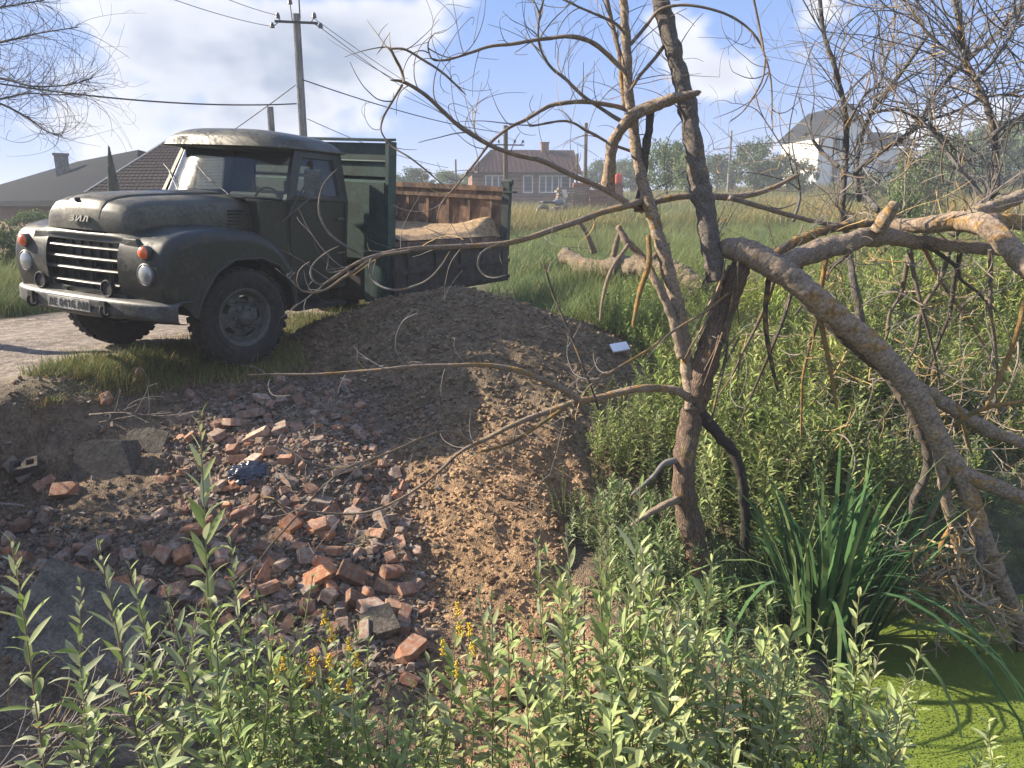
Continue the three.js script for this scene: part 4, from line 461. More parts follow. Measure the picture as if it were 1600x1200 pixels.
{
  // the bricks one can name
  const hero = [[402, 690, 0, 2, 'pinkish whole brick lying flat and sunlit near the top of the rubble'], [437, 680, 5, 4, 'greyish half brick just right of the pinkish whole brick'], [420, 715, 6, 1, 'sunlit brick with broken end below the pinkish whole brick'], [372, 762, 12, 6, 'orange brick fragment beside the dark plastic bag'], [340, 690, 8, 5, 'brown half brick left of the pinkish whole brick'], [392, 655, 2, 4, 'long tan brick standing up at the top of the rubble'], [105, 775, 1, 0, 'bright red brick leaning in the shaded hollow on the left'], [148, 868, 2, 5, 'large brown brick lying on the dark slope at left'], [30, 745, 3, 5, 'brown brick at the left edge below the shaded cut'], [35, 830, 7, 3, 'dark broken brick at the left edge of the heap'], [455, 830, 9, 6, 'orange broken brick in the sunlit middle of the rubble'], [500, 830, 6, 1, 'half brick right of the orange broken brick'], [610, 905, 13, 0, 'upright wedge of red brick at the foot of the clay'], [555, 910, 4, 3, 'dark red brick lying flat left of the upright wedge'], [640, 1030, 1, 0, 'red brick among the yellow flowers at the bottom'], [520, 945, 10, 4, 'grey half brick standing above the yellow flowers'], [580, 960, 11, 2, 'pale brick fragment just above the yellow flowers'], [540, 605, 14, 2, 'pale stone lump at the upper right end of the rubble'], [166, 632, 15, 1, 'orange brick fragment on the lip of the cut at left'], [218, 592, 16, 1, 'orange brick fragment in the grass at the road edge']];
  for (const [px, py, g, m, l] of hero) { const p = hit(px, py), o = tag(part('brick', brickG[g], brickTones[m]), l, 'brick'); layOn(o, p.x, p.z, 0.06, RB, 0.4); }
  let n = 0; const put = [];
  for (let k = 0; k < 4000 && n < 275; k++) {
    const px = RB.r(-20, 700), py = 590 + pow(RB(), 0.8) * 500; if (!inPoly(px, py, RUB)) continue; if (px < 280 && RB() < 0.72) continue; if (py > 1000 && RB() < 0.5) continue;
    const p = hit(px, py); let near = 0; for (const q of put) { const d = hypot(q[0] - p.x, q[1] - p.z); if (d < 0.075) near = 9; else if (d < 0.15) near++; } if (near > 2) continue; put.push([p.x, p.z]);
    const o = part('brick', RB.pick(brickG), brickTones[floor(pow(RB(), 1.15) * 7)]); const mi = floor(pow(RB(), 1.05) * 7); o.material = brickTones[mi]; layOn(o, p.x, p.z, -0.008 + near * 0.026 + RB.r(-0.008, 0.02), RB, 0.65); o.scale.setScalar(RB.r(0.6, 0.98)); const tn = ['orange-red', 'pinkish', 'pale dusty', 'dark brown', 'greyish', 'dull brown', 'bright orange'][mi], zn = px < 280 ? 'on the shaded left slope' : py < 700 ? 'in the upper rubble below the front wheel' : py < 860 ? 'in the middle of the rubble heap' : 'at the foot of the rubble heap'; tag(o, tn + ' broken brick lying loose ' + zn, 'brick', tn + ' bricks ' + zn); n++;
  }
  // chips and small rubble
  const chips = [0, 1, 2, 3].map((i) => lump(rng(620 + i), 1, 11, 0.7)); const lists = [[], [], [], []];
  for (let k = 0; k < 60000; k++) { const x = RB.r(-4.6, 0.6), z = RB.r(-7.9, -3.0), y = HN(x, z), [px, py] = toPx(V(x, y, z)); if (!inPoly(px, py, RUB)) { if (py < 590 || px > 700 || RB() < 0.75) continue; } const s = 0.004 + (px > 290 && px < 670 && py < 1060 ? 0.036 * pow(RB(), 3) : 0.034 * pow(RB(), 5)), t = RB(), c = t < 0.35 ? [0.33, 0.21, 0.145] : t < 0.8 ? [0.24, 0.195, 0.155] : [0.37, 0.31, 0.25]; lists[k % 4].push([x, y + s * 0.3, z, s, s, RB() * 6, ((v) => c.map((q) => q * v))(RB.r(0.65, 1.2)), RB.n(), RB.n()]); }
  const cm = M({ color: [1, 1, 1], map: rp(grainT, 0.6), roughness: 1 }); lists.forEach((l, i) => scatter('brick_rubble', ['small chips of brick and mortar covering the rubble slope', 'rubble'], chips[i], l, cm));
  // earth clods on the heap and clay
  const L = [[], [], [], []]; for (let k = 0; k < 170000; k++) { const x = RB.r(-2.6, 2.6), z = RB.r(-10.2, -3.6), h = heapH(x, z), g = groundRaw === null ? 0 : NG(0, x, z); if (g === null) continue; const ck = clayK(x, z); if (h < g - 0.02 && RB() > ck) continue; if (RB() > 0.45 + 0.55 * ck) continue; const s = (ck > 0.5 ? 0.0025 + 0.026 * pow(RB(), 8) : 0.0025 + 0.034 * pow(RB(), 7)), v = RB.r(0.75, 1.3); L[k % 4].push([x, HN(x, z) + s * 0.35, z, s, s * RB.r(0.7, 1), RB() * 6, [lerp(0.305, 0.43, ck) * v, lerp(0.22, 0.28, ck) * v, lerp(0.128, 0.152, ck) * v], RB.n(), RB.n()]); }
  L.forEach((l, i) => scatter('earth_clods', ['crumbled earth and orange clay clods covering the tipped heap', 'clods'], chips[i], l, cm));
  const clayM = M({ color: [0.42, 0.26, 0.14], map: rp(grainT, 2), bumpMap: rp(grainB, 3), bumpScale: 0.02, roughness: 1 });
  for (const [px, py, r, l] of [[1085, 900, 0.13, 'yellow clay lump at the left foot of the dead tree'], [1050, 925, 0.11, 'orange clay lump left of the tree foot'], [1105, 955, 0.15, 'large clay lump below the tree foot'], [1035, 985, 0.1, 'clay lump among the leaves below the tree'], [845, 985, 0.16, 'steep orange clay block above the bottom weeds'], [805, 1080, 0.2, 'pale clay block between the weeds at the bottom'], [1215, 1050, 0.1, 'brown clay lump at the pond edge beside the iris'], [770, 905, 0.07, 'round clay clod on the sunlit clay slope'], [955, 730, 0.08, 'yellow clay clod in the small bush left of the trunk'], [865, 820, 0.09, 'clod at the edge of the clay gully']]) { const p = hit(px, py), R = rng(px); const g = new THREE.IcosahedronGeometry(r, 8), q = g.attributes.position; for (let i = 0; i < q.count; i++) { const v = V().fromBufferAttribute(q, i), k = 0.75 + 0.75 * fbm(v.x / r * 1.4 + px, v.y / r * 1.4, v.z / r * 1.4, 3) + 0.3 * fbm(v.x / r * 5 + px, v.y / r * 5, v.z / r * 5, 3); q.setXYZ(i, v.x * k * 1.2, v.y * k * 0.9, v.z * k); } const m = mergeVertices(g); m.computeVertexNormals(); const o = tag(part('clay_lump', boxUV(m, 1), clayM), l, 'clay lump'); o.position.set(p.x, p.y + r * 0.05, p.z); o.rotation.y = R() * 6; o.scale.setScalar(0.72); }
  // slabs and blocks
  const slabM = M({ color: [0.17, 0.145, 0.115], map: rp(grainT, 1.1), bumpMap: rp(grainB, 2.5), bumpScale: 0.02, roughness: 1 }), slab = (w, h, d, s) => { const R = rng(s), p = []; for (const x of [-1, -0.3, 0.4, 1]) for (const y of [-1, 1]) for (const z of [-1, 0.1, 1]) p.push(V(x * w / 2 + R.r(-0.04, 0.04), y * h / 2 + R.r(-0.006, 0.006), z * d / 2 + R.r(-0.05, 0.05))); return boxUV(new ConvexGeometry(p), 1); };
  const put3 = (n, g, m, px, py, lift, rx, ry, rz, l, c) => { const p = hit(px, py), o = tag(part(n, g, m), l, c); o.position.set(p.x, p.y + lift, p.z); o.rotation.set(rx, ry, rz, 'YXZ'); return o; };
  put3('concrete_slab', slab(0.85, 0.12, 0.62, 3), M({ color: [0.26, 0.22, 0.17], map: rp(grainT, 1.1), bumpMap: rp(grainB, 2.5), bumpScale: 0.02, roughness: 1 }), 130, 1000, 0.09, 0.62, -0.3, -0.35, 'broken concrete slab sloping down at the lower left corner', 'concrete slab');
  put3('concrete_slab', slab(0.55, 0.12, 0.5, 4), slabM, 165, 735, -0.03, 1.15, 0.1, 0.1, 'concrete slab standing against the shaded cut at left', 'concrete slab');
  put3('concrete_slab', slab(0.36, 0.10, 0.36, 5), slabM, 225, 700, -0.04, 1.0, -0.4, -0.2, 'smaller concrete slab right of the standing slab', 'concrete slab');
  put3('stone_block', slab(0.22, 0.14, 0.16, 6), slabM, 600, 985, 0.04, 0.3, 0.4, 0.2, 'grey drilled stone block above the yellow flowers', 'stone block');
  put3('concrete_slab', slab(0.9, 0.12, 0.55, 8), M({ color: [0.55, 0.47, 0.38], map: rp(grainT, 1.5) }), 1500, 505, 0.1, 0.75, 0.2, -0.1, 'pale slab lying in the leaves at the right edge', 'concrete slab');
  { const p = hit(45, 742), t = thing('hollow_block', 'grey hollow block with holes on the shaded left slope', 'block', [p.x, p.y + 0.03, p.z]); t.scale.setScalar(0.8); t.rotation.set(0.6, 0.4, -0.1); const g = extr([[-0.13, -0.07], [0.13, -0.07], [0.13, 0.07], [-0.13, 0.07]], 0.14, 0.004, [[[-0.1, -0.04], [-0.02, -0.04], [-0.02, 0.04], [-0.1, 0.04]], [[0.02, -0.04], [0.1, -0.04], [0.1, 0.04], [0.02, 0.04]]]); T(g, 0, 0, 0, -PI / 2); part('body', boxUV(g, 1), slabM, t); }
  put3('foam_board', rbox(0.2, 0.02, 0.13, 0.004), M({ color: [0.75, 0.76, 0.8] }), 968, 556, 0.1, 0.55, 0.3, 0.15, 'white scrap of board on the right flank of the earth heap', 'board');
  { const g = new THREE.IcosahedronGeometry(0.11, 12), q = g.attributes.position; for (let i = 0; i < q.count; i++) { const v = V().fromBufferAttribute(q, i), f = abs(fbm(v.x * 14, v.y * 14, v.z * 14, 2)) * 0.9 + abs(fbm(v.x * 34, v.y * 34, v.z * 34, 2)) * 0.4; q.setXYZ(i, v.x * (0.9 + f) * 1.25, v.y * (0.55 + f * 0.6), v.z * (0.9 + f)); } const m = mergeVertices(g); m.computeVertexNormals(); put3('plastic_bag', boxUV(m, 1), M({ color: [0.035, 0.04, 0.06], roughness: 0.22 }), 392, 748, 0.05, 0.3, 0.5, 0, 'crumpled shiny dark blue plastic bag in the rubble', 'plastic bag'); }
}
// ------------------------------------------------------------------ dead trees
const barkM = M({ vertexColors: true, map: barkT, bumpMap: barkB, bumpScale: 0.009, roughness: 0.95 }), smoothM = M({ vertexColors: true, map: rp(grainT, 3), bumpMap: rp(grainB, 4), bumpScale: 0.006, roughness: 0.95 }), twigM = M({ vertexColors: true, roughness: 0.9 });
const BARK = [0.47, 0.36, 0.26], LICH = [0.50, 0.29, 0.09], YEL = [0.36, 0.31, 0.10], PALE = [0.38, 0.35, 0.31];
// a tapered bent tube with knobbly bark; pts: [V, radius]
function tube(pts, o = {}) {
  const { nr = 10, seg = 0.03, knob = 0.12, lich = 0.3, base = BARK, seed = 1, wrap = 0.22, close = true } = o;
  const c = new THREE.CatmullRomCurve3(pts.map((p) => p[0]), false, 'centripetal'), L = c.getLength(), n = clamp(round(L / seg), 3, 260), p = [], uv = [], col = [], ix = [];
  const rad = (t) => { const k = t * (pts.length - 1), i = min(pts.length - 2, floor(k)); return lerp(pts[i][1], pts[i + 1][1], k - i); };
  let nrm = null, k = max(1, round(2 * PI * pts[0][1] / wrap));
  for (let i = 0; i <= n; i++) {
    const t = i / n, q = c.getPoint(t), tg = c.getTangent(t); if (!nrm) nrm = abs(tg.y) < 0.9 ? V(0, 1, 0) : V(1, 0, 0); nrm = nrm.clone().addScaledVector(tg, -nrm.dot(tg)).normalize(); const bn = tg.clone().cross(nrm), r = rad(t) * (i === n && close ? 0.25 : 1);
    for (let j = 0; j <= nr; j++) { const a = (j % nr) / nr * 2 * PI, d = nrm.clone().multiplyScalar(cos(a)).addScaledVector(bn, sin(a)); const s = 3.2 / max(0.02, pts[0][1] * 6), w = q.clone().addScaledVector(d, r), kn = 1 + knob * 1.6 * fbm(w.x * s + seed, w.y * s, w.z * s, 2) + (knob > 0.1 ? knob * 0.8 * ns(w.x * 22, w.y * 22 + seed, w.z * 22) : 0); const v = q.clone().addScaledVector(d, r * kn); p.push(v.x, v.y, v.z); uv.push(j / nr * k * 0.8, t * L * 2.4);
      const l1 = fbm(w.x * 3.4 + seed, w.y * 3.4, w.z * 3.4, 3), l2 = fbm(w.x * 24, w.y * 24 + seed, w.z * 24, 2), m = sst(l1 * 0.9 + l2 * 0.85 + lich * 0.75 - 0.42, 0, 0.12) * (d.y > -0.3 ? 1 : 0.4), y = sst(fbm(w.x * 5, w.y * 5, w.z * 5 + 9 + seed, 2) + lich * 0.5 - 0.42, 0, 0.15) * 0.75, g = 1 + l2 * 0.35 + l1 * 0.3;
      col.push(...base.map((b, x) => lerp(lerp(b * g, YEL[x], y * 0.6), LICH[x] * (1 + l2 * 0.4), m))); }
  }
  for (let i = 0; i < n; i++) for (let j = 0; j < nr; j++) { const a = i * (nr + 1) + j, b = a + nr + 1; ix.push(a, b, a + 1, a + 1, b, b + 1); }
  { const e = p.length / 3, q = c.getPoint(0); p.push(q.x, q.y, q.z); uv.push(0.5, 0); col.push(...PALE); for (let j = 0; j < nr; j++) ix.push(j + 1, e, j); }
  if (close) { const e = p.length / 3, q = c.getPoint(1); p.push(q.x, q.y, q.z); uv.push(0.5, L); col.push(...PALE); for (let j = 0; j < nr; j++) ix.push(n * (nr + 1) + j, e, n * (nr + 1) + j + 1); }
  const g = new THREE.BufferGeometry(); g.setAttribute('position', new THREE.Float32BufferAttribute(p, 3)); g.setAttribute('uv', new THREE.Float32BufferAttribute(uv, 2)); g.setAttribute('color', new THREE.Float32BufferAttribute(col, 3)); g.setIndex(ix); g.computeVertexNormals(); return g; }
function twigTube(b, pts, r0, r1, col, sides = 4) { const c = new THREE.CatmullRomCurve3(pts), n = pts.length * 3; let nrm = V(0, 0, 1), prev = null; for (let i = 0; i <= n; i++) { const t = i / n, q = c.getPoint(t), tg = c.getTangent(t); nrm = nrm.clone().addScaledVector(tg, -nrm.dot(tg)).normalize(); if (!nrm.lengthSq()) nrm = V(1, 0, 0); const bn = tg.clone().cross(nrm), r = lerp(r0, r1, t), ring = []; for (let j = 0; j < sides; j++) { const a = j / sides * 2 * PI; ring.push(q.clone().addScaledVector(nrm, r * cos(a)).addScaledVector(bn, r * sin(a))); } if (prev) for (let j = 0; j < sides; j++) b.quad(prev[j], prev[(j + 1) % sides], ring[(j + 1) % sides], ring[j], col); prev = ring; } }
// curved side twigs, recursively
function twigs(b, R, from, dir, len, r, lvl, o) { const curl = o.up ?? 0.5, pts = [from.clone()]; let d = dir.clone().normalize(), p = from.clone(); const side = V(R.n(), R.n(), R.n()).normalize().multiplyScalar(o.curve ?? 0.35), n = 7; for (let i = 0; i < n; i++) { d.addScaledVector(side, 0.42).add(V(R.n() * 0.1, curl * 0.16 + R.n() * 0.1, R.n() * 0.1)).normalize(); p = p.clone().addScaledVector(d, len / n); pts.push(p); if (lvl > 0 && i > 0 && R() < (o.density ?? 0.5)) twigs(b, R, p, d.clone().add(V(R.n(), R.n() + 0.2, R.n()).multiplyScalar(1.1)), len * R.r(0.3, 0.6), r * 0.6, lvl - 1, o); } twigTube(b, pts, r, max(0.0013, r * 0.4), vary(R, R() < (o.lich ?? 0.15) ? [0.34, 0.23, 0.09] : o.col ?? [0.135, 0.122, 0.11], 0.25), r > 0.004 ? 5 : 3); }
const RT = rng(811);
function branch(tree, name, px, d0, d1, o = {}) { // px: [x, y, width in photo pixels] from base to tip, depth runs from d0 to d1
  const n = px.length, pts = px.map(([x, y, w], i) => { const d = lerp(d0, d1, i / (n - 1)) + (o.bow ? o.bow * sin(i / (n - 1) * PI) : 0) + (i && i < n - 1 ? RT.n() * (o.wob ?? 0.03) : 0); return [at(x, y, d), max(w * (o.ws ?? (w < 24 ? 0.85 : lerp(0.85, 0.64, clamp((w - 24) / 14, 0, 1)))), 1.3) / 2 / FPX * d * 1.03]; });
  const big = pts[0][1] > 0.03, m = part(name, tube(pts, { nr: big ? 18 : pts[0][1] > 0.012 ? 9 : 6, seg: big ? 0.018 : 0.03, knob: big ? 0.24 : 0.13, lich: o.lich ?? 0.35, seed: px[0][0] * 0.01, base: o.base ?? BARK }), name === 'trunk' ? barkM : smoothM, tree); if (o.label) m.userData.label = o.label;
  if (o.tw) { const b = new MB(), c = new THREE.CatmullRomCurve3(pts.map((q) => q[0])); for (let k = 0; k < o.tw; k++) { const t = pow(RT(), o.tend ?? 0.8) * 0.98, q = c.getPoint(t), tg = c.getTangent(t), dir = tg.clone().multiplyScalar(0.8).add(V(RT.n(), RT.n() + (o.bias ?? 0.2), RT.n() * 0.8)); twigs(b, RT, q, dir, RT.r(0.16, 0.6) * (o.tl ?? 1), RT.r(0.0024, 0.0044) * (o.tr ?? 1), RT() < 0.6 ? o.lvl ?? 1 : 0, { up: o.upc ?? 0.5, curve: RT.r(0.5, 1.1), lich: 0.1, density: o.dens ?? 0.2 }); } const t = part('twigs', b.build(), twigM, m); t.userData.kind = 'stuff'; }
  return m; }
{
  const p0 = at(1095, 900, 5.0), t = thing('dead_tree', 'dead leafless tree with snapped trunk, orange lichen and long limbs falling into the pond', 'tree', [0, 0, 0]);
  const B = (n, px, d0, d1, o) => branch(t, n, px, d0, d1, o), dk = [0.17, 0.14, 0.115];
  B('trunk', [[1098, 935, 78], [1090, 880, 62], [1074, 800, 58], [1068, 730, 56], [1076, 670, 56], [1090, 615, 56], [1104, 560, 60], [1122, 505, 62], [1138, 460, 58], [1152, 425, 50], [1162, 405, 30]], 4.98, 5.05, { lich: -0.15, base: [0.27, 0.20, 0.155] });
  const limb = B('limb', [[1124, 384, 16], [1134, 386, 46], [1152, 390, 58], [1186, 404, 60], [1232, 432, 58], [1290, 480, 57], [1350, 530, 56], [1402, 582, 54], [1440, 632, 52], [1468, 690, 50], [1505, 752, 47], [1532, 832, 46], [1555, 890, 44], [1580, 950, 44], [1612, 1030, 42]], 5.05, 4.55, { lich: 0.27, ws: 0.66, label: 'thick snapped limb with orange lichen falling to the pond', tw: 10, tl: 0.7 });
  B('limb', [[1215, 415, 44], [1270, 395, 46], [1330, 378, 44], [1381, 368, 40], [1420, 376, 30], [1510, 386, 28], [1620, 394, 26]], 4.95, 5.5, { lich: 0.22, ws: 0.68, tw: 8 });
  B('limb', [[1380, 350, 16], [1440, 352, 34], [1500, 346, 44], [1540, 352, 46], [1575, 385, 46], [1620, 432, 48]], 5.5, 4.6, { lich: 0.3, ws: 0.72, tw: 5 });
  B('limb', [[1520, 348, 32], [1570, 346, 28], [1630, 350, 26]], 5.1, 5.4, { lich: 0.5 });
  B('stub', [[1372, 362, 26], [1385, 338, 24], [1402, 316, 20]], 5.1, 5.0, { lich: 0.45, label: 'short snapped stub on the upper limb' });
  B('limb', [[1490, 350, 24], [1530, 332, 26], [1570, 318, 24], [1620, 296, 22]], 5.3, 5.8, { lich: 0.3, tw: 10, tl: 1.4 });
  B('limb', [[1412, 596, 30], [1450, 615, 30], [1490, 640, 26], [1545, 672, 24], [1620, 700, 22]], 4.8, 4.9, { lich: 0.2, tw: 4 });
  B('limb', [[1500, 738, 36], [1545, 756, 34], [1585, 772, 30], [1620, 790, 28]], 4.7, 4.5, { lich: 0.55, tw: 6 });
  B('limb', [[1258, 462, 34], [1300, 505, 30], [1345, 548, 30], [1395, 590, 28], [1425, 640, 24], [1448, 700, 20], [1446, 745, 16], [1428, 778, 14], [1424, 806, 10]], 5.15, 4.95, { lich: 0.05, base: dk, tw: 8, tl: 0.7 });
  B('branch', [[1452, 660, 20], [1464, 700, 20], [1474, 752, 20], [1480, 790, 20], [1492, 832, 20], [1499, 864, 19], [1508, 882, 16]], 4.75, 4.7, { lich: 0.3 });
  B('limb', [[1118, 440, 34], [1112, 395, 34], [1104, 345, 35], [1095, 300, 35], [1086, 240, 32], [1078, 190, 31], [1064, 125, 29], [1046, 55, 28], [1030, -10, 26], [1020, -60, 24]], 5.0, 5.3, { lich: -0.1, ws: 0.86, tw: 16, tl: 1.2, base: [0.25, 0.21, 0.175], label: 'straight leaning limb rising out of the picture' });
  B('limb', [[1082, 640, 26], [1074, 575, 25], [1064, 505, 25], [1046, 430, 24], [1028, 365, 23], [1012, 312, 22], [1000, 265, 20], [990, 205, 18], [982, 140, 17], [978, 65, 15], [974, -15, 13]], 5.0, 5.35, { lich: 0.0, tw: 26, tl: 1.2 });
  B('branch', [[1066, 560, 18], [1050, 495, 16], [1028, 445, 15], [1002, 400, 14], [980, 378, 13], [965, 352, 12]], 5.0, 5.2, { lich: 0.2 });
  B('branch', [[1000, 330, 20], [1004, 290, 17], [1008, 240, 14], [1014, 200, 13], [1017, 162, 12]], 5.2, 5.25, { lich: 0.1, base: dk });
  B('branch', [[950, 300, 22], [954, 250, 20], [958, 222, 20], [975, 196, 20], [995, 178, 22], [1030, 162, 20], [1060, 152, 16], [1096, 143, 8]], 5.25, 5.0, { lich: 0.25, label: 'crooked bent branch with a broken tip' });
  B('branch', [[1013, 368, 9], [1014, 412, 11], [1000, 455, 10], [988, 512, 6]], 5.1, 4.9, { lich: 0.9, base: [0.30, 0.24, 0.12] });
  B('branch', [[982, 382, 7], [955, 422, 7], [942, 465, 6], [937, 503, 4]], 5.1, 4.95, { lich: 0.2 });
  B('branch', [[1008, 312, 13], [985, 320, 12], [940, 332, 11], [905, 345, 11], [865, 358, 11], [825, 372, 10], [790, 380, 9], [740, 384, 9], [690, 386, 8], [640, 389, 8], [592, 398, 7], [555, 412, 6], [525, 432, 6], [500, 448, 4]], 5.2, 4.4, { lich: 0.3, tw: 26, tl: 0.8, tend: 0.45, bias: -0.1 });
  B('branch', [[640, 392, 6], [585, 402, 5], [561, 418, 5], [535, 435, 5], [510, 452, 4], [488, 457, 4], [470, 453, 3], [464, 440, 3], [465, 430, 2]], 4.6, 4.3, { lich: 0.2, tw: 5, tl: 0.4 });
  B('branch', [[505, 446, 4], [491, 440, 4], [485, 426, 4], [490, 412, 3], [508, 396, 3], [530, 384, 2]], 4.4, 4.3, { lich: 0.2, base: PALE });
  B('branch', [[566, 399, 4], [540, 384, 4], [518, 368, 4], [503, 345, 4], [498, 325, 4], [503, 294, 3], [515, 276, 3], [528, 263, 2]], 4.4, 4.2, { lich: 0.1, base: PALE });
  B('branch', [[580, 404, 4], [577, 420, 4], [582, 436, 4], [598, 449, 4], [620, 453, 4], [650, 446, 4], [672, 434, 3], [690, 414, 3], [703, 392, 2]], 4.5, 4.4, { lich: 0.1, base: PALE });
  B('branch', [[783, 380, 4], [752, 395, 4], [747, 415, 4], [757, 430, 3], [775, 434, 3], [792, 429, 2]], 4.6, 4.5, { base: PALE });
  B('branch', [[1005, 330, 10], [965, 308, 9], [930, 289, 9], [898, 276, 9], [870, 262, 9], [842, 250, 9], [810, 243, 8], [788, 236, 8], [768, 228, 8], [742, 213, 8], [716, 196, 8], [690, 172, 7], [664, 148, 7], [630, 128, 6], [609, 125, 3]], 5.2, 4.7, { lich: 0.15, tw: 16, tend: 0.5, upc: 0.6 });
  B('branch', [[631, 129, 5], [628, 112, 5], [618, 92, 5], [609, 76, 4], [598, 74, 2], [588, 86, 1.5]], 4.7, 4.7, { lich: 0.1, tw: 4, tl: 0.6 });
  B('branch', [[609, 76, 4], [632, 77, 4], [660, 93, 4], [692, 114, 4], [729, 149, 3]], 4.7, 4.6, { tw: 3, tl: 0.6 });
  B('branch', [[629, 132, 4], [612, 160, 4], [598, 186, 3.5], [596, 206, 3], [612, 228, 3], [640, 246, 3], [668, 268, 3], [700, 296, 2]], 4.7, 4.5, { tw: 5, tl: 0.6 });
  B('branch', [[982, 118, 9], [969, 105, 8], [950, 86, 8], [928, 68, 8], [905, 59, 8], [884, 57, 7], [858, 60, 6], [834, 63, 6], [800, 69, 6], [768, 72, 5], [742, 80, 5], [718, 88, 4], [696, 94, 4], [675, 92, 3], [669, 76, 3], [671, 62, 2], [681, 50, 2]], 5.25, 4.9, { lich: 0.1, tw: 15, tend: 0.6, bias: -0.2 });
  B('branch', [[990, 176, 8], [970, 168, 8], [940, 162, 8], [915, 159, 8], [890, 160, 7], [861, 165, 7], [840, 176, 6], [820, 188, 6], [800, 197, 6], [780, 211, 5], [762, 228, 5], [746, 250, 4], [732, 267, 4], [710, 294, 3], [690, 318, 3], [682, 345, 2]], 5.3, 4.9, { lich: 0.15, tw: 14, upc: 0.7 });
  B('branch', [[992, 200, 7], [960, 183, 7], [937, 168, 6], [914, 152, 6], [898, 138, 6], [882, 122, 6], [866, 110, 5], [854, 96, 5], [845, 78, 4], [841, 56, 4], [843, 25, 4], [852, -10, 3]], 5.3, 5.1, { lich: 0.1, tw: 18, bias: 0.5, upc: 0.9, base: PALE });
  B('branch', [[985, 236, 5], [951, 223, 5], [932, 212, 5], [914, 203, 5], [898, 193, 4], [879, 189, 4], [852, 193, 4], [826, 198, 3]], 5.3, 5.0, { tw: 6 });
  B('branch', [[980, 60, 6], [966, 40, 5], [942, 27, 5], [918, 17, 4], [890, 4, 4], [866, -8, 3]], 5.3, 5.2, { tw: 8 });
  B('branch', [[976, 165, 9], [972, 130, 9], [969, 92, 8], [963, 64, 8], [956, 36, 8], [946, -10, 7]], 5.3, 5.4, { tw: 14, tl: 1.2, bias: 0.4 });
  B('branch', [[1046, 60, 7], [1024, 90, 6], [1000, 118, 6], [985, 140, 5]], 5.3, 5.2, { tw: 5 });
  B('branch', [[985, 70, 6], [1010, 40, 6], [1030, 16, 5], [1062, 8, 5], [1110, 14, 4], [1150, 30, 4], [1180, 56, 4], [1196, 90, 3.5], [1205, 130, 3], [1206, 195, 2]], 5.3, 4.9, { tw: 10, bias: -0.4 });
  B('branch', [[1196, 92, 3.5], [1192, 122, 3], [1178, 150, 3], [1160, 175, 2], [1138, 192, 2]], 4.95, 4.8, {});
  B('branch', [[1176, -10, 4], [1186, 40, 4], [1194, 84, 4]], 5.0, 4.95, {});
  B('branch', [[1010, 318, 11], [1060, 308, 11], [1100, 306, 12], [1145, 308, 12], [1196, 298, 9], [1250, 272, 6]], 5.25, 5.6, { lich: 0.2, tw: 6 });
  B('branch', [[1140, 309, 9], [1185, 322, 9], [1240, 338, 8], [1295, 350, 8], [1350, 352, 7]], 5.4, 5.6, { lich: 0.2, tw: 8 });
  B('branch', [[1200, 405, 20], [1240, 380, 18], [1290, 360, 16], [1350, 350, 12], [1420, 345, 8]], 5.1, 5.8, { base: dk, tw: 8 });
  B('branch', [[1075, 622, 16], [1058, 610, 15], [1038, 607, 15], [1000, 607, 14], [965, 614, 14], [935, 622, 13], [905, 627, 13], [880, 634, 12], [850, 645, 11], [815, 658, 10], [785, 672, 9], [755, 688, 9], [735, 697, 8], [712, 712, 7], [690, 733, 6], [662, 756, 6], [630, 777, 5], [590, 796, 5], [545, 803, 5], [490, 800, 4], [455, 795, 4], [436, 787, 3], [425, 772, 2]], 5.0, 4.3, { lich: 0.45, tw: 26, bias: -0.5, tl: 0.8, tend: 0.55 });
  B('branch', [[908, 628, 12], [890, 615, 12], [868, 602, 12], [845, 592, 11], [815, 580, 10], [782, 573, 9], [745, 570, 8], [700, 571, 7], [650, 572, 7], [600, 577, 6], [550, 581, 5], [490, 585, 5], [430, 585, 4], [385, 586, 2]], 4.75, 4.4, { lich: 0.4, tw: 20, bias: -0.1, tl: 0.7 });
  B('branch', [[878, 640, 8], [845, 662, 8], [812, 684, 7], [785, 696, 7], [760, 703, 6], [741, 708, 4]], 4.75, 4.5, { lich: 0.8, base: [0.30, 0.20, 0.10], tw: 6, bias: -0.6, tl: 0.7 });
  B('branch', [[738, 692, 6], [712, 676, 6], [690, 674, 5], [655, 686, 5], [620, 702, 5], [585, 716, 5], [550, 728, 5], [532, 738, 4], [500, 765, 4], [462, 808, 4], [425, 850, 4], [395, 885, 3], [350, 915, 2]], 4.55, 3.9, { lich: 0.3, tw: 12, tl: 0.6 });
  B('branch', [[1138, 458, 5], [1100, 488, 5], [1060, 512, 5], [1010, 548, 5], [960, 578, 5], [925, 600, 4], [905, 622, 3]], 4.95, 4.75, { lich: 0.5, tw: 6 });
  B('branch', [[936, 640, 5], [926, 612, 5], [912, 575, 5], [896, 535, 4], [880, 497, 4], [864, 460, 4], [850, 410, 3]], 4.8, 4.9, { base: dk, tw: 7, tl: 0.6 });
  B('branch', [[1080, 628, 26], [1102, 656, 24], [1126, 684, 21], [1146, 706, 19], [1158, 742, 18], [1163, 790, 18], [1164, 840, 17], [1162, 890, 16]], 5.0, 5.2, { base: [0.075, 0.06, 0.05], lich: -0.3 });
  B('branch', [[1112, 655, 5], [1122, 610, 5], [1134, 560, 5], [1138, 500, 4], [1146, 455, 3]], 4.9, 4.9, { base: [0.22, 0.2, 0.12] });
  B('stub', [[1060, 780, 18], [1040, 788, 14], [1015, 802, 11], [985, 822, 8]], 4.95, 4.8, { lich: -0.2 });
  B('stub', [[1056, 720, 14], [1038, 724, 10], [1020, 745, 8], [985, 775, 6]], 4.95, 4.75, { lich: -0.2, base: PALE });
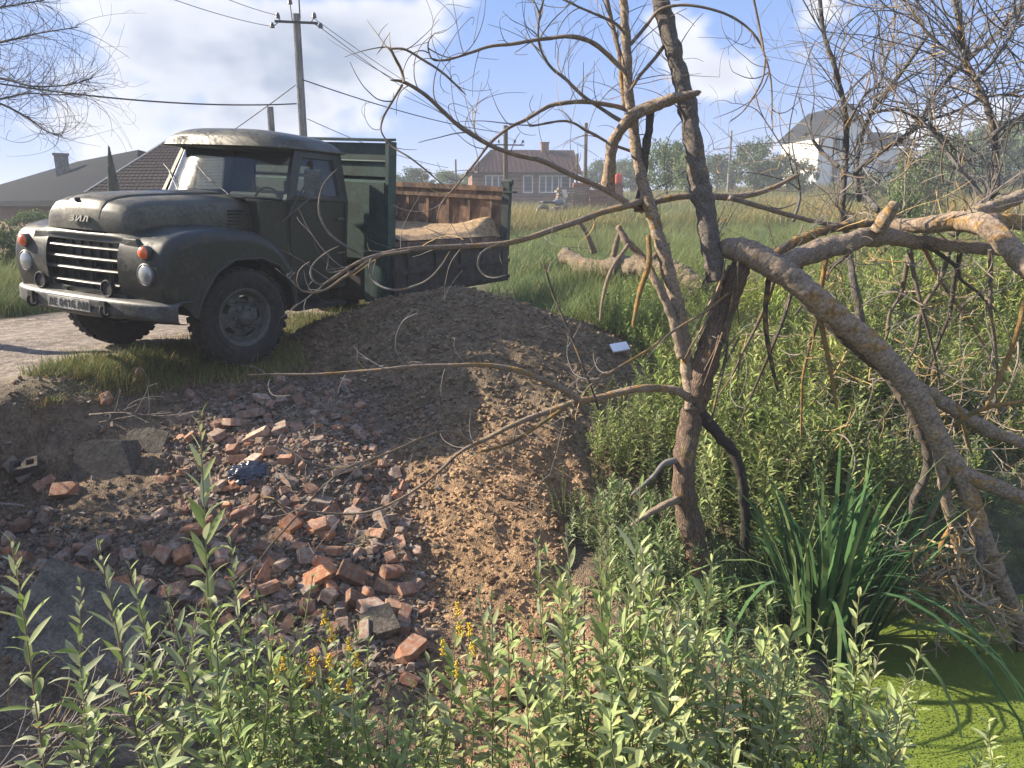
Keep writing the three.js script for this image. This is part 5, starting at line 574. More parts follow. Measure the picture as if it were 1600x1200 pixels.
  B('branch', [[1206, 416, 11], [1200, 445, 10], [1196, 500, 9], [1204, 560, 8], [1216, 612, 6]], 5.0, 4.95, { base: [0.10, 0.085, 0.07], tw: 4 });
  B('branch', [[1262, 458, 11], [1275, 485, 10], [1288, 530, 9], [1298, 580, 8], [1308, 642, 6]], 4.9, 4.8, { lich: 0.9, base: [0.3, 0.24, 0.12] });
  B('branch', [[1392, 575, 10], [1366, 560, 8], [1362, 520, 6]], 4.9, 4.9, {});
  B('branch', [[1600, 470, 9], [1592, 510, 9], [1574, 562, 9], [1552, 612, 7], [1540, 635, 6]], 4.6, 4.5, { lich: 1, base: [0.42, 0.32, 0.13] });
  B('branch', [[1492, 665, 10], [1512, 650, 9], [1545, 636, 9], [1610, 626, 7]], 4.75, 4.6, { lich: 1, base: [0.36, 0.28, 0.12] });
  B('branch', [[1496, 632, 9], [1510, 680, 7], [1520, 715, 4]], 4.8, 4.75, { lich: 0.9, base: [0.34, 0.27, 0.12] });
  B('branch', [[1490, 728, 10], [1478, 755, 9], [1462, 790, 8], [1446, 832, 7], [1438, 850, 5], [1425, 846, 3]], 4.7, 4.6, { lich: 0.7 });
  B('branch', [[1490, 820, 12], [1472, 850, 11], [1467, 890, 10], [1468, 930, 9], [1466, 955, 6]], 4.7, 4.65, { base: dk });
  B('branch', [[1530, 842, 14], [1532, 870, 12], [1534, 885, 10], [1545, 900, 8], [1562, 905, 5]], 4.6, 4.55, { base: PALE });
  for (let k = 0; k < 11; k++) { const x = RT.r(1225, 1590), y = RT.r(372, 400) + max(0, 1300 - x) * 0.2, L = RT.r(110, 330), dx = RT.r(-190, 150), d = 5.15 + RT() * 0.5, pts = []; for (let i = 0; i <= 6; i++) { const f = i / 6; pts.push([x + dx * f + RT.n() * 6 * (i ? 1 : 0), y + L * f + RT.n() * 5, lerp(9, 3, f)]); } B('branch', pts, d, d + RT.r(-0.1, 0.6), { wob: 0.06, base: RT() < 0.6 ? [0.16, 0.13, 0.105] : [0.30, 0.24, 0.18], lich: RT() < 0.25 ? 0.7 : 0.05, tw: 7, tl: 0.8, bias: -0.2, dens: 0.3 }); }
  // splintered bark strips and gnarled twig ends near the water
  const sp = RT; for (let k = 0; k < 26; k++) { const x = sp.r(1100, 1172), y = sp.r(400, 560), L = sp.r(30, 90), s = sp.r(-18, 18), d = 4.93 + sp.r(-0.03, 0.05); part('splinter', bar(at(x, y, d), at(x + s - L * 0.35, y + L, d + 0.02), 0.004 + sp() * 0.008, 4, 0.002), M({ color: vary(sp, sp() < 0.5 ? [0.34, 0.25, 0.18] : [0.12, 0.095, 0.075], 0.2), map: barkT }), t); }
  const gn = new MB(); for (let k = 0; k < 100; k++) { const q = at(sp.r(1440, 1575), sp.r(850, 950), sp.r(4.45, 4.75)); twigs(gn, sp, q, V(-0.6 + sp.n(), -0.9 + sp.n() * 0.7, sp.n()), sp.r(0.15, 0.42), sp.r(0.006, 0.013), 2, { up: 0.25, curve: 1.0, lich: 0.35, density: 0.45, col: [0.36, 0.285, 0.205] }); } const gp = part('twigs', gn.build(), twigM, limb); gp.userData.kind = 'stuff';
  const dt = new MB(); for (let k = 0; k < 150; k++) { const q = at(sp.r(1230, 1620), sp.r(270, 760), sp.r(5.1, 6.4)); twigs(dt, sp, q, V(sp.n(), -0.2 + sp.n() * 0.8, sp.n()), sp.r(0.25, 0.75), sp.r(0.0035, 0.008), 2, { up: -0.1, curve: 0.6, lich: 0.25, density: 0.3, col: [0.22, 0.18, 0.14] }); } const dp = part('dead_twigs', dt.build(), twigM, t); dp.userData.kind = 'stuff';
}
function wildTree(name, label, d, mains, tw, o = {}) { const t = thing(name, label, 'tree'); for (const [n, px, q = {}] of mains) branch(t, n, px, d + (q.d0 ?? 0), d + (q.d1 ?? 0.4), { tl: o.tl ?? 2.4, tr: o.tr ?? 1.85, ws: o.ws ?? 0.56, lich: o.lich ?? 0.1, bias: o.bias ?? 0.1, base: o.base ?? [0.21, 0.2, 0.19], wob: 0.15, lvl: 2, dens: 0.3, ...q, tw: (q.tw ?? tw) * 1.7 }); return t; }
wildTree('bare_tree', 'grey dead tree with tangled bare crown at the right in front of the white house', 7.6, [
  ['trunk', [[1352, 560, 30], [1345, 500, 24], [1334, 440, 20], [1324, 380, 18], [1316, 325, 17], [1318, 280, 17], [1322, 230, 15], [1321, 180, 14], [1306, 110, 12], [1288, 55, 11], [1280, -10, 9]], { tw: 26 }],
  ['limb', [[1345, 315, 15], [1338, 270, 14], [1345, 215, 13], [1362, 175, 12], [1385, 143, 12], [1412, 108, 11], [1455, 48, 8]], { tw: 24 }], ['limb', [[1335, 270, 15], [1372, 240, 14], [1410, 216, 13], [1440, 190, 13], [1458, 152, 12], [1492, 112, 12], [1530, 78, 11], [1570, 40, 9], [1612, 0, 8]], { tw: 30, d1: 0 }],
  ['limb', [[1372, 330, 16], [1350, 300, 15], [1340, 262, 14]], { tw: 4 }], ['limb', [[1310, 260, 11], [1285, 238, 10], [1270, 218, 9], [1266, 190, 7], [1269, 178, 5]], { tw: 4 }], ['branch', [[1362, 175, 8], [1405, 172, 8], [1440, 190, 7], [1475, 215, 7], [1500, 252, 7], [1512, 290, 6]], { tw: 16, d1: -0.3 }],
  ['branch', [[1320, 200, 7], [1350, 150, 6], [1375, 128, 6], [1385, 92, 5], [1395, 60, 4], [1402, 0, 3]], { tw: 14 }], ['branch', [[1440, 190, 8], [1490, 175, 7], [1540, 152, 7], [1605, 150, 6]], { tw: 14 }]], 12);
wildTree('bare_tree', 'dead grey trunk rising beside the right picture edge above the lichen limb', 6.6, [
  ['trunk', [[1490, 365, 24], [1520, 335, 22], [1552, 300, 20], [1556, 265, 18], [1552, 205, 17], [1540, 160, 16], [1522, 122, 15], [1506, 85, 14], [1500, 40, 13], [1488, -15, 12]], { tw: 34 }], ['limb', [[1552, 210, 12], [1580, 190, 11], [1620, 170, 10]], { tw: 16 }], ['limb', [[1524, 125, 10], [1560, 85, 9], [1585, 40, 8], [1600, -10, 7]], { tw: 22 }], ['limb', [[1545, 320, 12], [1500, 262, 11], [1470, 225, 10], [1450, 190, 8]], { tw: 12 }], ['branch', [[1510, 100, 7], [1470, 70, 6], [1440, 40, 6], [1420, 5, 5]], { tw: 14 }], ['branch', [[1240, 345, 8], [1250, 305, 7], [1244, 265, 6], [1237, 222, 4]], { tw: 1 }]], 12);
wildTree('bare_tree', 'thin branched tree reaching in from the left edge against the sky', 8.8, [
  ['trunk', [[-190, 560, 60], [-180, 300, 46], [-170, 120, 40], [-160, -60, 34]], { tw: 0 }], ['limb', [[-175, 110, 14], [-80, 80, 10], [0, 66, 7], [60, 52, 4], [125, 42, 2]], { tw: 37, lvl: 1 }], ['limb', [[-175, 180, 14], [-80, 140, 10], [-10, 122, 8], [55, 135, 5], [110, 132, 3], [145, 122, 2]], { tw: 46, lvl: 1 }], ['limb', [[-178, 190, 14], [-70, 168, 10], [0, 155, 6], [45, 146, 4], [80, 148, 3], [135, 148, 2]], { tw: 37, lvl: 1 }], ['limb', [[-175, 150, 12], [-60, 150, 8], [0, 162, 6], [40, 182, 5], [75, 206, 3], [98, 212, 2]], { tw: 37, lvl: 1 }], ['limb', [[-175, 60, 12], [-60, 20, 8], [10, 10, 5], [70, 0, 3]], { tw: 31, lvl: 1 }]], 40, { tl: 1.5, tr: 1.0, bias: 0.1, ws: 0.5, base: [0.25, 0.24, 0.235] });
// ------------------------------------------------------------------ willow bushes, iris, weeds
function leafG(L, W, o = {}) { const { fold = 0.25, curl = 0.35, n = 5, tip = 1.1 } = o, p = [], ix = []; for (let i = 0; i <= n; i++) { const t = i / n, w = W / 2 * pow(sin(PI * pow(t, 0.75 * tip) * 0.97 + 0.03), 0.8) * (i === n ? 0.05 : 1), a = curl * t, x = L * t * (1 - a * a * 0.25), y = -L * a * t * 0.55; p.push(x, y, 0, x, y + w * fold, w, x, y + w * fold, -w); if (i) { const k = (i - 1) * 3; ix.push(k, k + 3, k + 1, k + 1, k + 3, k + 4, k, k + 2, k + 3, k + 2, k + 5, k + 3); } } const g = new THREE.BufferGeometry(); g.setAttribute('position', new THREE.Float32BufferAttribute(p, 3)); g.setIndex(ix); g.computeVertexNormals(); return g; }
function addLeaf(b, base, dir, L, W, R, col, o) { const d = dir.clone().normalize(), s = d.clone().cross(V(R.n() * 0.5, 1, R.n() * 0.5)).normalize(), u = s.clone().cross(d), n = 3; let pa = base, pl = base, pr = base; for (let i = 1; i <= n; i++) { const t = i / n, w = W / 2 * sin(PI * pow(t, 0.8) * 0.96), q = base.clone().addScaledVector(d, L * t).addScaledVector(V(0, -1, 0), L * t * t * 0.28), l = q.clone().addScaledVector(s, w).addScaledVector(u, w * 0.3), r = q.clone().addScaledVector(s, -w).addScaledVector(u, w * 0.3); if (i === 1) { b.tri(base, q, l, col); b.tri(base, r, q, col); } else { b.quad(pa, q, l, pl, col); b.quad(pa, pr, r, q, col); } pa = q; pl = l; pr = r; } }
function leafyStem(R, h, nl, L, W, col, o = {}) { const b = new MB(), pts = []; let p = V(0, 0, 0), d = V(R.n() * 0.1, 1, R.n() * 0.1); for (let i = 0; i < 7; i++) { pts.push(p.clone()); d.add(V(R.n() * 0.08, 0, R.n() * 0.08)).normalize(); p = p.clone().addScaledVector(d, h / 6); } twigTube(b, pts, o.r ?? 0.005, 0.0015, o.stem ?? [0.16, 0.16, 0.07], 4); const c = new THREE.CatmullRomCurve3(pts); for (let k = 0; k < nl; k++) { const t = lerp(o.from ?? 0.12, 1, (k + R()) / nl), q = c.getPoint(t), a = k * 2.4 + R.n() * 0.5, el = R.r(0.2, 0.9) + t * 0.35, dir = V(cos(a) * cos(el), sin(el), sin(a) * cos(el)), s = (t > 0.9 ? 0.6 : 1) * R.r(0.65, 1.15); addLeaf(b, q, dir, L * s, W * s, R, vary(R, R() < 0.12 ? o.alt ?? col : col, 0.22)); } return b.build(); }
const bushLeaf = leafVC(0.28), RP = rng(901);
const willowStems = [0, 1, 2, 3].map((i) => leafyStem(rng(910 + i), 1.0, 54, 0.125, 0.022, [[0.215, 0.28, 0.085], [0.18, 0.245, 0.07], [0.26, 0.31, 0.12], [0.21, 0.275, 0.065]][i], { alt: [0.26, 0.27, 0.10] }));
const shortStems = [0, 1, 2].map((i) => leafyStem(rng(940 + i), 1, 46, 0.19, [0.042, 0.05, 0.036][i], [[0.20, 0.27, 0.11], [0.17, 0.25, 0.09], [0.25, 0.30, 0.15]][i], { r: 0.008, alt: [0.28, 0.30, 0.13] }));
function bush(name, label, cat, px, py, w, h, n, geos, o = {}) { const p = o.at ?? hit(px, py), t = thing(name, label, cat, [p.x, p.y, p.z]); geos.forEach((g, gi) => { const m = floor(n / geos.length), im = new THREE.InstancedMesh(g, bushLeaf, m), mt = new THREE.Matrix4(), q = new THREE.Quaternion(), c = new THREE.Color(); for (let k = 0; k < m; k++) { const a = RP() * 2 * PI, r = sqrt(RP()), x = cos(a) * r * w, z = sin(a) * r * (o.dz ?? w * 0.7), s = h * RP.r(0.5, 1.08) * (1 - 0.35 * r * r), ln = r * (o.lean ?? 0.35); q.setFromEuler(new THREE.Euler(sin(a) * ln + RP.n() * 0.15, RP() * 6.28, -cos(a) * ln + RP.n() * 0.15)); const gy = HN(p.x + x, p.z + z); mt.compose(V(x, gy - p.y - 0.05, z), q, V(s * 0.95 * (o.fat ?? 1), s, s * 0.95 * (o.fat ?? 1))); im.setMatrixAt(k, mt); const v = RP.r(0.5, 1.25); im.setColorAt(k, c.setRGB(v * (o.tint?.[0] ?? 1), v * (o.tint?.[1] ?? 1), v * (o.tint?.[2] ?? 1))); } im.name = 'leafy_stems'; im.userData.kind = 'stuff'; shade(im); t.add(im); }); return t; }
for (const [px, py, w, h, n, l, tint] of [
  [1205, 845, 0.55, 1.3, 130, 'dense green willow bush right of the dead tree trunk', [1, 1, 1]], [1300, 835, 0.55, 1.25, 130, 'willow bush behind the iris blades', [0.95, 1, 0.95]], [1395, 800, 0.5, 0.95, 80, 'willow bush behind the fallen limb', [1, 1, 1]],
  [1180, 690, 0.7, 1.25, 130, 'lighter willow bush in the middle behind the trunk', [1.15, 1.1, 1]], [1290, 660, 0.75, 1.25, 140, 'bright willow bush under the thick limb', [1.2, 1.15, 1]], [1400, 650, 0.7, 1.2, 130, 'willow bush below the crossing limbs', [1.05, 1.05, 1]], [1000, 730, 0.42, 0.8, 110, 'grey-green willow bush left of the dead trunk', [1.15, 1.1, 1.25]], [1035, 660, 0.35, 0.7, 80, 'small willow bush against the trunk at left', [1.1, 1.1, 1.15]],
  [1060, 590, 0.5, 0.8, 60, 'low willow bush behind the fork of thin stems', [1, 1.05, 0.9]], [1510, 640, 0.6, 0.9, 80, 'weedy bush at right under the yellow twig', [1.05, 1.05, 0.9]], [1590, 700, 0.5, 0.9, 70, 'bush at the right edge above the pond', [1, 1, 0.9]], [1480, 760, 0.4, 0.6, 50, 'dark low bush behind the gnarled twig ends', [0.8, 0.85, 0.8]], [1560, 560, 0.7, 0.8, 80, 'bush around the pale slab at right', [1, 1, 0.9]], [1120, 905, 0.3, 0.35, 50, 'low dark leafy plants at the foot of the trunk', [0.85, 0.9, 0.85]], [1190, 930, 0.3, 0.32, 50, 'low leafy plants between trunk and iris', [0.85, 0.95, 0.85]], [960, 850, 0.36, 0.55, 80, 'pale bush between clay gully and trunk', [1.2, 1.15, 1.2]], [1010, 910, 0.32, 0.5, 70, 'low pale plants left of the tree foot', [1.15, 1.15, 1.1]], [1050, 850, 0.28, 0.5, 60, 'bush hugging the left side of the tree foot', [1.1, 1.1, 1]], [1130, 985, 0.4, 0.4, 80, 'low leafy plants on the bank below the trunk', [1, 1.05, 0.9]], [1235, 990, 0.25, 0.4, 46, 'leafy plants at left of the iris foot', [1, 1.05, 0.9]], [1130, 790, 0.4, 0.95, 90, 'shaded willow bush right behind the trunk', [0.9, 0.95, 0.9]], [1250, 900, 0.35, 0.7, 60, 'dark willow bush at the back of the iris', [0.85, 0.95, 0.85]], [1370, 890, 0.35, 0.65, 60, 'dark willow bush between iris and fallen limb', [0.85, 0.95, 0.85]], [1100, 700, 0.45, 1.1, 100, 'light willow bush close behind the trunk', [1.15, 1.15, 1]], [930, 470, 0.5, 0.75, 70, 'dark weedy clump in the meadow right of the truck bed', [0.8, 0.9, 0.75]], [990, 480, 0.5, 0.6, 60, 'weedy clump behind the hanging yellow stem', [1, 1, 0.8]], [1180, 430, 0.8, 0.8, 70, 'weedy clump in the meadow below the horizontal branch', [1, 1, 0.8]], [1340, 450, 0.8, 0.9, 80, 'weeds at the foot of the grey dead tree', [0.9, 0.95, 0.8]], [1460, 430, 0.9, 0.9, 80, 'weeds between the grey dead trunks', [1.05, 1.05, 0.85]], [1570, 400, 1.0, 1.0, 80, 'tall weeds near the right edge behind the limbs', [1, 1, 0.85]], [860, 430, 0.5, 0.6, 60, 'weedy clump at the right end of the truck bed', [1.05, 1.05, 0.8]], [1050, 430, 0.6, 0.7, 70, 'weedy clump behind the leaning dead trunk', [1.1, 1.05, 0.75]], [1120, 400, 0.9, 0.8, 70, 'yellowish weeds in the meadow right of the leaning trunk', [1.25, 1.1, 0.75]], [1270, 400, 1.0, 0.9, 80, 'weeds in the meadow below the white house', [1.15, 1.05, 0.8]], [900, 380, 1.0, 0.8, 70, 'dry weeds in the meadow behind the truck bed', [1.3, 1.1, 0.8]], [1420, 480, 0.7, 0.9, 90, 'dense weeds behind the crossing limbs', [0.95, 1, 0.85]], [1530, 470, 0.7, 0.9, 90, 'dense weeds above the pale slab', [1, 1, 0.85]], [1030, 500, 0.50, 0.85, 90, 'leafy shrub between the thin stems and trunk', [1.10, 1.10, 0.80]], [1170, 520, 0.55, 1.00, 110, 'yellow-green shrub right behind the snapped trunk top', [1.25, 1.15, 0.75]], [1240, 570, 0.55, 1.05, 110, 'shrub behind the upper part of the thick limb', [1.00, 1.05, 0.85]], [1340, 560, 0.60, 1.15, 120, 'grey-green shrub below the forked upper limb', [1.05, 1.05, 1.05]], [1430, 540, 0.60, 1.15, 120, 'tall shrub in the middle of the right side', [1.15, 1.10, 0.80]], [1520, 560, 0.60, 1.00, 110, 'shrub around the yellow lichen twig', [1.00, 1.05, 0.80]], [1600, 520, 0.60, 1.20, 110, 'tall shrub at the right edge under the big limb', [1.10, 1.10, 0.85]], [1110, 470, 0.70, 0.90, 90, 'shrub in the meadow just behind the fallen trunk', [0.90, 0.95, 0.80]], [1380, 440, 0.90, 1.30, 110, 'broad shrub at the foot of the tangled dead tree', [0.95, 1.00, 0.85]], [1490, 400, 1.00, 1.30, 110, 'broad green shrub between dead tree and right edge', [1.10, 1.10, 0.85]], [1590, 440, 0.90, 1.20, 100, 'shrub touching the right edge above the limb', [0.95, 1.00, 0.80]], [1300, 470, 0.70, 1.00, 90, 'shrub left of the tangled dead tree', [1.20, 1.15, 0.80]], [1000, 530, 0.60, 0.85, 130, 'dark leafy shrub at the right flank of the earth heap', [0.80, 0.90, 0.75]], [1110, 520, 0.60, 0.85, 140, 'shaded shrub just left of the snapped trunk top', [0.95, 1.00, 0.80]], [1200, 525, 0.65, 0.85, 140, 'fresh green shrub under the elbow of the snapped limb', [1.30, 1.20, 0.80]], [1290, 520, 0.70, 0.95, 150, 'olive shrub under the forked upper limb', [0.85, 0.90, 0.75]], [1370, 530, 0.70, 1.15, 160, 'tall olive shrub under the upper limb', [1.05, 1.05, 0.80]], [1450, 520, 0.75, 1.30, 170, 'tall dark shrub in front of the tangled dead tree', [0.75, 0.85, 0.75]], [1530, 530, 0.70, 1.20, 160, 'tall fresh shrub above the lichen twig', [1.20, 1.15, 0.80]], [1605, 520, 0.75, 1.40, 160, 'tall dark shrub at the right edge under the limbs', [0.85, 0.90, 0.75]], [1240, 500, 0.7, 0.9, 90, 'weeds under the upper limb', [1.1, 1.05, 0.8]]]) bush('willow_bush', l, 'bush', px, py, w, h, n, h < 0.62 ? shortStems : willowStems, { tint });
{ const small = [0, 1].map((i) => leafyStem(rng(930 + i), 1, 90, 0.04, 0.019, [0.20, 0.25, 0.06], { alt: [0.3, 0.3, 0.08] })); bush('acacia_bush', 'small yellow-green shrub growing on the earth heap left of the trunk', 'bush', 905, 830, 0.24, 0.5, 36, small, { lean: 0.6 }); bush('acacia_bush', 'little yellowish shrub above the clay gully', 'bush', 945, 760, 0.14, 0.36, 16, small, { lean: 0.6 });
  // bushes on the bank outside the frame at left, which shade the hollow
  bush('willow_bush', 'tall bush on the left bank just outside the view', 'bush', 0, 0, 0.7, 2.0, 130, willowStems, { at: V(-5.6, HN(-5.6, -5.6), -5.6), dz: 0.8 }); bush('willow_bush', 'second tall bush on the left bank nearer the camera', 'bush', 0, 0, 0.7, 1.8, 120, willowStems, { at: V(-5.3, HN(-5.3, -4.3), -4.3), dz: 0.8 }); }
{ // iris
  const R = rng(950), p = hit(1285, 1015), t = thing('iris_clump', 'large clump of deep green sword-shaped iris leaves at the pond edge', 'iris', [p.x, p.y, p.z]); t.scale.setScalar(1.3); const _ = 0, mats = [[0.035, 0.095, 0.03], [0.055, 0.13, 0.04], [0.085, 0.175, 0.055], [0.14, 0.205, 0.07]].map((c) => leafM(c, 0.25));
  const blade = (L, w, bend, droop) => gridGeo(2, 14, (u, v) => { const s = (u - 0.5) * 2, ww = w * pow(max(0, 1 - pow(v, 3.2)), 0.8) * (0.7 + 0.3 * sst(v, 0, 0.2)), a = bend * v * v + droop * pow(max(0, v - 0.45), 2) * 3; return [L * (v * sin(a)) , L * v * cos(a), s * ww, u, v]; });
  const kinds = [[0.95, 0.013, 0.08, 0], [0.85, 0.012, 0.16, 0], [1.05, 0.014, 0.22, 0], [0.9, 0.013, 0.35, 0.1], [0.95, 0.013, 0.5, 0.9], [0.9, 0.012, 0.6, 1.5], [0.7, 0.012, 0.1, 0]].map((k) => blade(...k));
  for (let k = 0; k < 150; k++) { const a = R() * 2 * PI, r = sqrt(R()) * 0.2, kd = R() < 0.72 ? floor(R() * 4) : floor(4 + R() * 3), m = part('blade', kinds[kd], R.pick(mats), t); m.position.set(cos(a) * r, -0.05, sin(a) * r * 0.8); const out = R() < 0.3 ? R.r(-0.8, 0.9) : a; m.rotation.set(R.n() * 0.1, -out, -R.r(0.0, 0.3) * (0.4 + r * 4), 'YXZ'); m.scale.setScalar(R.r(0.75, 1.15)); }
  for (const [ry, rz, s, kd] of [[-0.2, -0.75, 1.1, 4], [0.1, -0.9, 1.05, 5], [-0.5, -0.8, 1.0, 5], [-0.9, -0.7, 1.1, 4], [-1.2, -0.8, 1.0, 5], [0.3, -0.7, 1.1, 3], [0.2, -0.95, 0.95, 3]]) { const m = part('blade', kinds[kd], mats[3], t); m.position.set(0.08, 0, 0.05); m.rotation.set(0, ry, rz, 'YXZ'); m.scale.setScalar(s); }
}
// weeds in front
const wLeaf = [[0.088, 0.022, { curl: 0.3 }], [0.07, 0.017, { curl: 0.6 }], [0.055, 0.014, { curl: 0.2 }], [0.035, 0.009, { curl: 0.3 }], [0.08, 0.02, { curl: 0.9, fold: 0.4 }]].map((a) => leafG(...a)), wMat = [[0.27, 0.325, 0.125], [0.33, 0.375, 0.19], [0.215, 0.29, 0.085], [0.38, 0.41, 0.25]].map((c) => leafM(c, 0.36)), stemM = M({ color: [0.20, 0.18, 0.10] }), stemR = M({ color: [0.17, 0.12, 0.08] }), flowerM = M({ color: [0.62, 0.42, 0.03], roughness: 0.9 });
function stemPts(R, h, lean) { const pts = []; let p = V(0, 0, 0), d = V(lean[0], 1, lean[1]).normalize(); for (let i = 0; i < 6; i++) { pts.push(p.clone()); d.add(V(R.n() * 0.05, 0, R.n() * 0.05)).normalize(); p = p.clone().addScaledVector(d, h / 5); } return pts; }
function heroWeed(seed, h, nl, o = {}) { const R = rng(seed), g = new THREE.Group(), pts = stemPts(R, h, [R.n() * 0.07, R.n() * 0.05]), c = new THREE.CatmullRomCurve3(pts), b = new MB(); twigTube(b, pts, 0.0042, 0.0016, [0.2, 0.19, 0.09], 5); const sb = b.build(); sb.deleteAttribute('color'); part('stem', sb, R() < 0.4 ? stemR : stemM, g);
  for (let k = 0; k < nl; k++) { const t = lerp(o.from ?? 0.25, 1, (k + 0.4 * R()) / nl), q = c.getPoint(t), a = k * 2.4 + R.n() * 0.4, el = lerp(0.35, 0.95, t) + R.n() * 0.2, tip = t > 0.93, m = part('leaf', tip ? wLeaf[3] : t > 0.82 ? wLeaf[2] : wLeaf[R.pick([0, 1, 4, 0])], wMat[floor(R() * 4)], g); m.position.copy(q); m.rotation.set(R.n() * 0.5, -a, el, 'YZX'); m.scale.setScalar((o.ls ?? 1.3) * R.r(0.8, 1.15)); }
  if (o.flower) { for (let f = 0; f < o.flower; f++) { const fb = [], base = c.getPoint(1 - f * 0.06); for (let k = 0; k < 46; k++) { const hh = R(), rr = 0.018 * (1 - hh * 0.6), a = R() * 6.28; fb.push(T(new THREE.OctahedronGeometry(0.0034, 0), base.x + cos(a) * rr * R() + f * 0.02 * cos(f * 2), base.y + hh * 0.055 - 0.01, base.z + sin(a) * rr * R() + f * 0.02 * sin(f * 2))); } part('flower_head', merge(fb), flowerM, g); } }
  return g; }
function mergedWeed(seed, h, nl, L, W, col) { const R = rng(seed), g = new THREE.Group(), p = part('foliage', leafyStem(R, h, nl, L, W, col, { from: 0.15, alt: [col[0] * 1.4, col[1] * 1.3, col[2] * 1.3], r: 0.004 }), bushLeaf, g); p.userData.kind = 'stuff'; return g; }
function plantAt(g, name, label, cat, grp, tx, ty, d, h0, ry) { // the tip stands at pixel tx, ty; the foot on the ground below it
  const tip = at(tx, ty, d), gy = HN(tip.x, tip.z), h = max(0.2, tip.y - gy + 0.02), s = h / h0, o = g; o.name = numbered(name); scene.add(o); tag(o, label, cat, grp); o.position.set(tip.x, gy - 0.02, tip.z); o.rotation.y = ry; const k = clamp(s, 0.9, 1.25); o.scale.set(k, s, k); if (grp) { o.rotation.x = 0.22 * sin(tx * 12.9 + ty); o.rotation.z = 0.22 * sin(tx * 7.3 + ty * 3); } return o; }
{
  const R = rng(970), H0 = 1.1, protos = [0, 1, 2, 3].map((i) => heroWeed(980 + i, H0, [46, 50, 60, 48][i], { from: [0.3, 0.12, 0.1, 0.2][i], ls: [1.2, 1.1, 0.95, 1.15][i] })), fl = [0, 1].map((i) => heroWeed(990 + i, H0, 34, { from: 0.2, flower: 3 + i }));
  const used = [0, 0, 0, 0], take = (i) => (used[i]++ ? protos[i].clone() : protos[i]); let fu = [0, 0];
  for (const [x, y, d, i, l] of [[278, 640, 2.75, 0, 'tallest single weed stem with paired leaves at left, rising over the rubble'], [190, 812, 2.7, 1, 'weed stem left of the tallest stem'], [226, 838, 2.9, 2, 'thin weed close to the left of the tallest stem'], [14, 842, 2.5, 3, 'leafy weed bending in at the left picture edge'], [322, 888, 2.6, 1, 'weed just right of the tallest stem'], [388, 862, 2.8, 2, 'weed with narrow leaves standing over the dark bricks'], [408, 955, 2.7, 3, 'bushy weed before the brick heap'], [222, 955, 2.5, 2, 'short weed before the sloping slab'], [985, 762, 2.9, 0, 'tall pale broad-leaved weed rising before the tree trunk'], [928, 800, 3.0, 1, 'tall pale weed left of the trunk'], [1068, 930, 2.6, 3, 'pale weed in front of the clay lumps'], [1112, 1010, 2.6, 2, 'pale leafy weed below the clay lumps'], [800, 895, 2.8, 1, 'slim grey-green weed on the sunlit clay'], [842, 985, 2.6, 2, 'weed before the steep clay block'], [760, 935, 2.7, 3, 'weed at the left side of the clay slope'], [1205, 1005, 2.7, 0, 'weed left of the iris foot'], [1318, 985, 2.6, 1, 'weed in front of the iris'], [1382, 1075, 2.5, 3, 'weed before the drooping iris blades'], [880, 870, 2.9, 2, 'weed between clay gully and small shrub'], [1020, 900, 2.5, 1, 'broad-leaved weed left of the clay lumps'], [955, 815, 2.75, 3, 'pale weed between the two tall stems left of the trunk'], [900, 905, 2.6, 0, 'broad pale weed in front of the clay gully'], [1005, 850, 2.6, 3, 'pale tall weed just right of the tallest pale stem'], [1160, 960, 2.6, 1, 'pale weed in front of the shaded bank'], [1255, 1020, 2.6, 2, 'pale weed before the left side of the iris'], [60, 930, 2.6, 1, 'leafy weed before the sloping concrete slab'], [110, 1010, 2.45, 0, 'leafy weed among the dead twigs']]) plantAt(take(i), 'weed', l, 'weed', null, x, y, d, H0, R() * 6);
  for (const [x, y, d, l] of [[498, 945, 2.7, 'yellow-flowered weed with the highest flower spike'], [556, 985, 2.65, 'yellow-flowered weed second from the left'], [520, 1010, 2.6, 'low yellow-flowered weed between two taller ones'], [686, 975, 2.7, 'yellow-flowered weed at the foot of the clay'], [714, 1010, 2.6, 'yellow-flowered weed furthest right'], [478, 1020, 2.6, 'yellow-flowered weed furthest left']]) { const i = R() < 0.5 ? 0 : 1; plantAt(fu[i]++ ? fl[i].clone() : fl[i], 'flowering_weed', l, 'weed', null, x, y, d, H0, R() * 6); }
  // the thicket along the bottom edge
  const mp = [0, 1, 2, 3, 4].map((i) => mergedWeed(1000 + i, 1.0, [46, 54, 40, 60, 50][i], [0.08, 0.07, 0.10, 0.06, 0.09][i], [0.019, 0.017, 0.024, 0.014, 0.022][i], [[0.23, 0.295, 0.10], [0.19, 0.265, 0.075], [0.29, 0.34, 0.155], [0.215, 0.285, 0.085], [0.27, 0.325, 0.125]][i])), mu = [0, 0, 0, 0, 0];
  const env = [[60, 1060], [150, 1020], [260, 960], [330, 985], [420, 1010], [500, 1030], [600, 1060], [700, 1065], [760, 1020], [860, 960], [930, 860], [1000, 870], [1080, 920], [1150, 960], [1230, 980], [1320, 980], [1400, 1050], [1480, 1130], [1600, 1100]];
  const envAt = (x) => { for (let i = 0; i + 1 < env.length; i++) if (x <= env[i + 1][0]) return lerp(env[i][1], env[i + 1][1], clamp((x - env[i][0]) / (env[i + 1][0] - env[i][0]), 0, 1)); return 1120; };
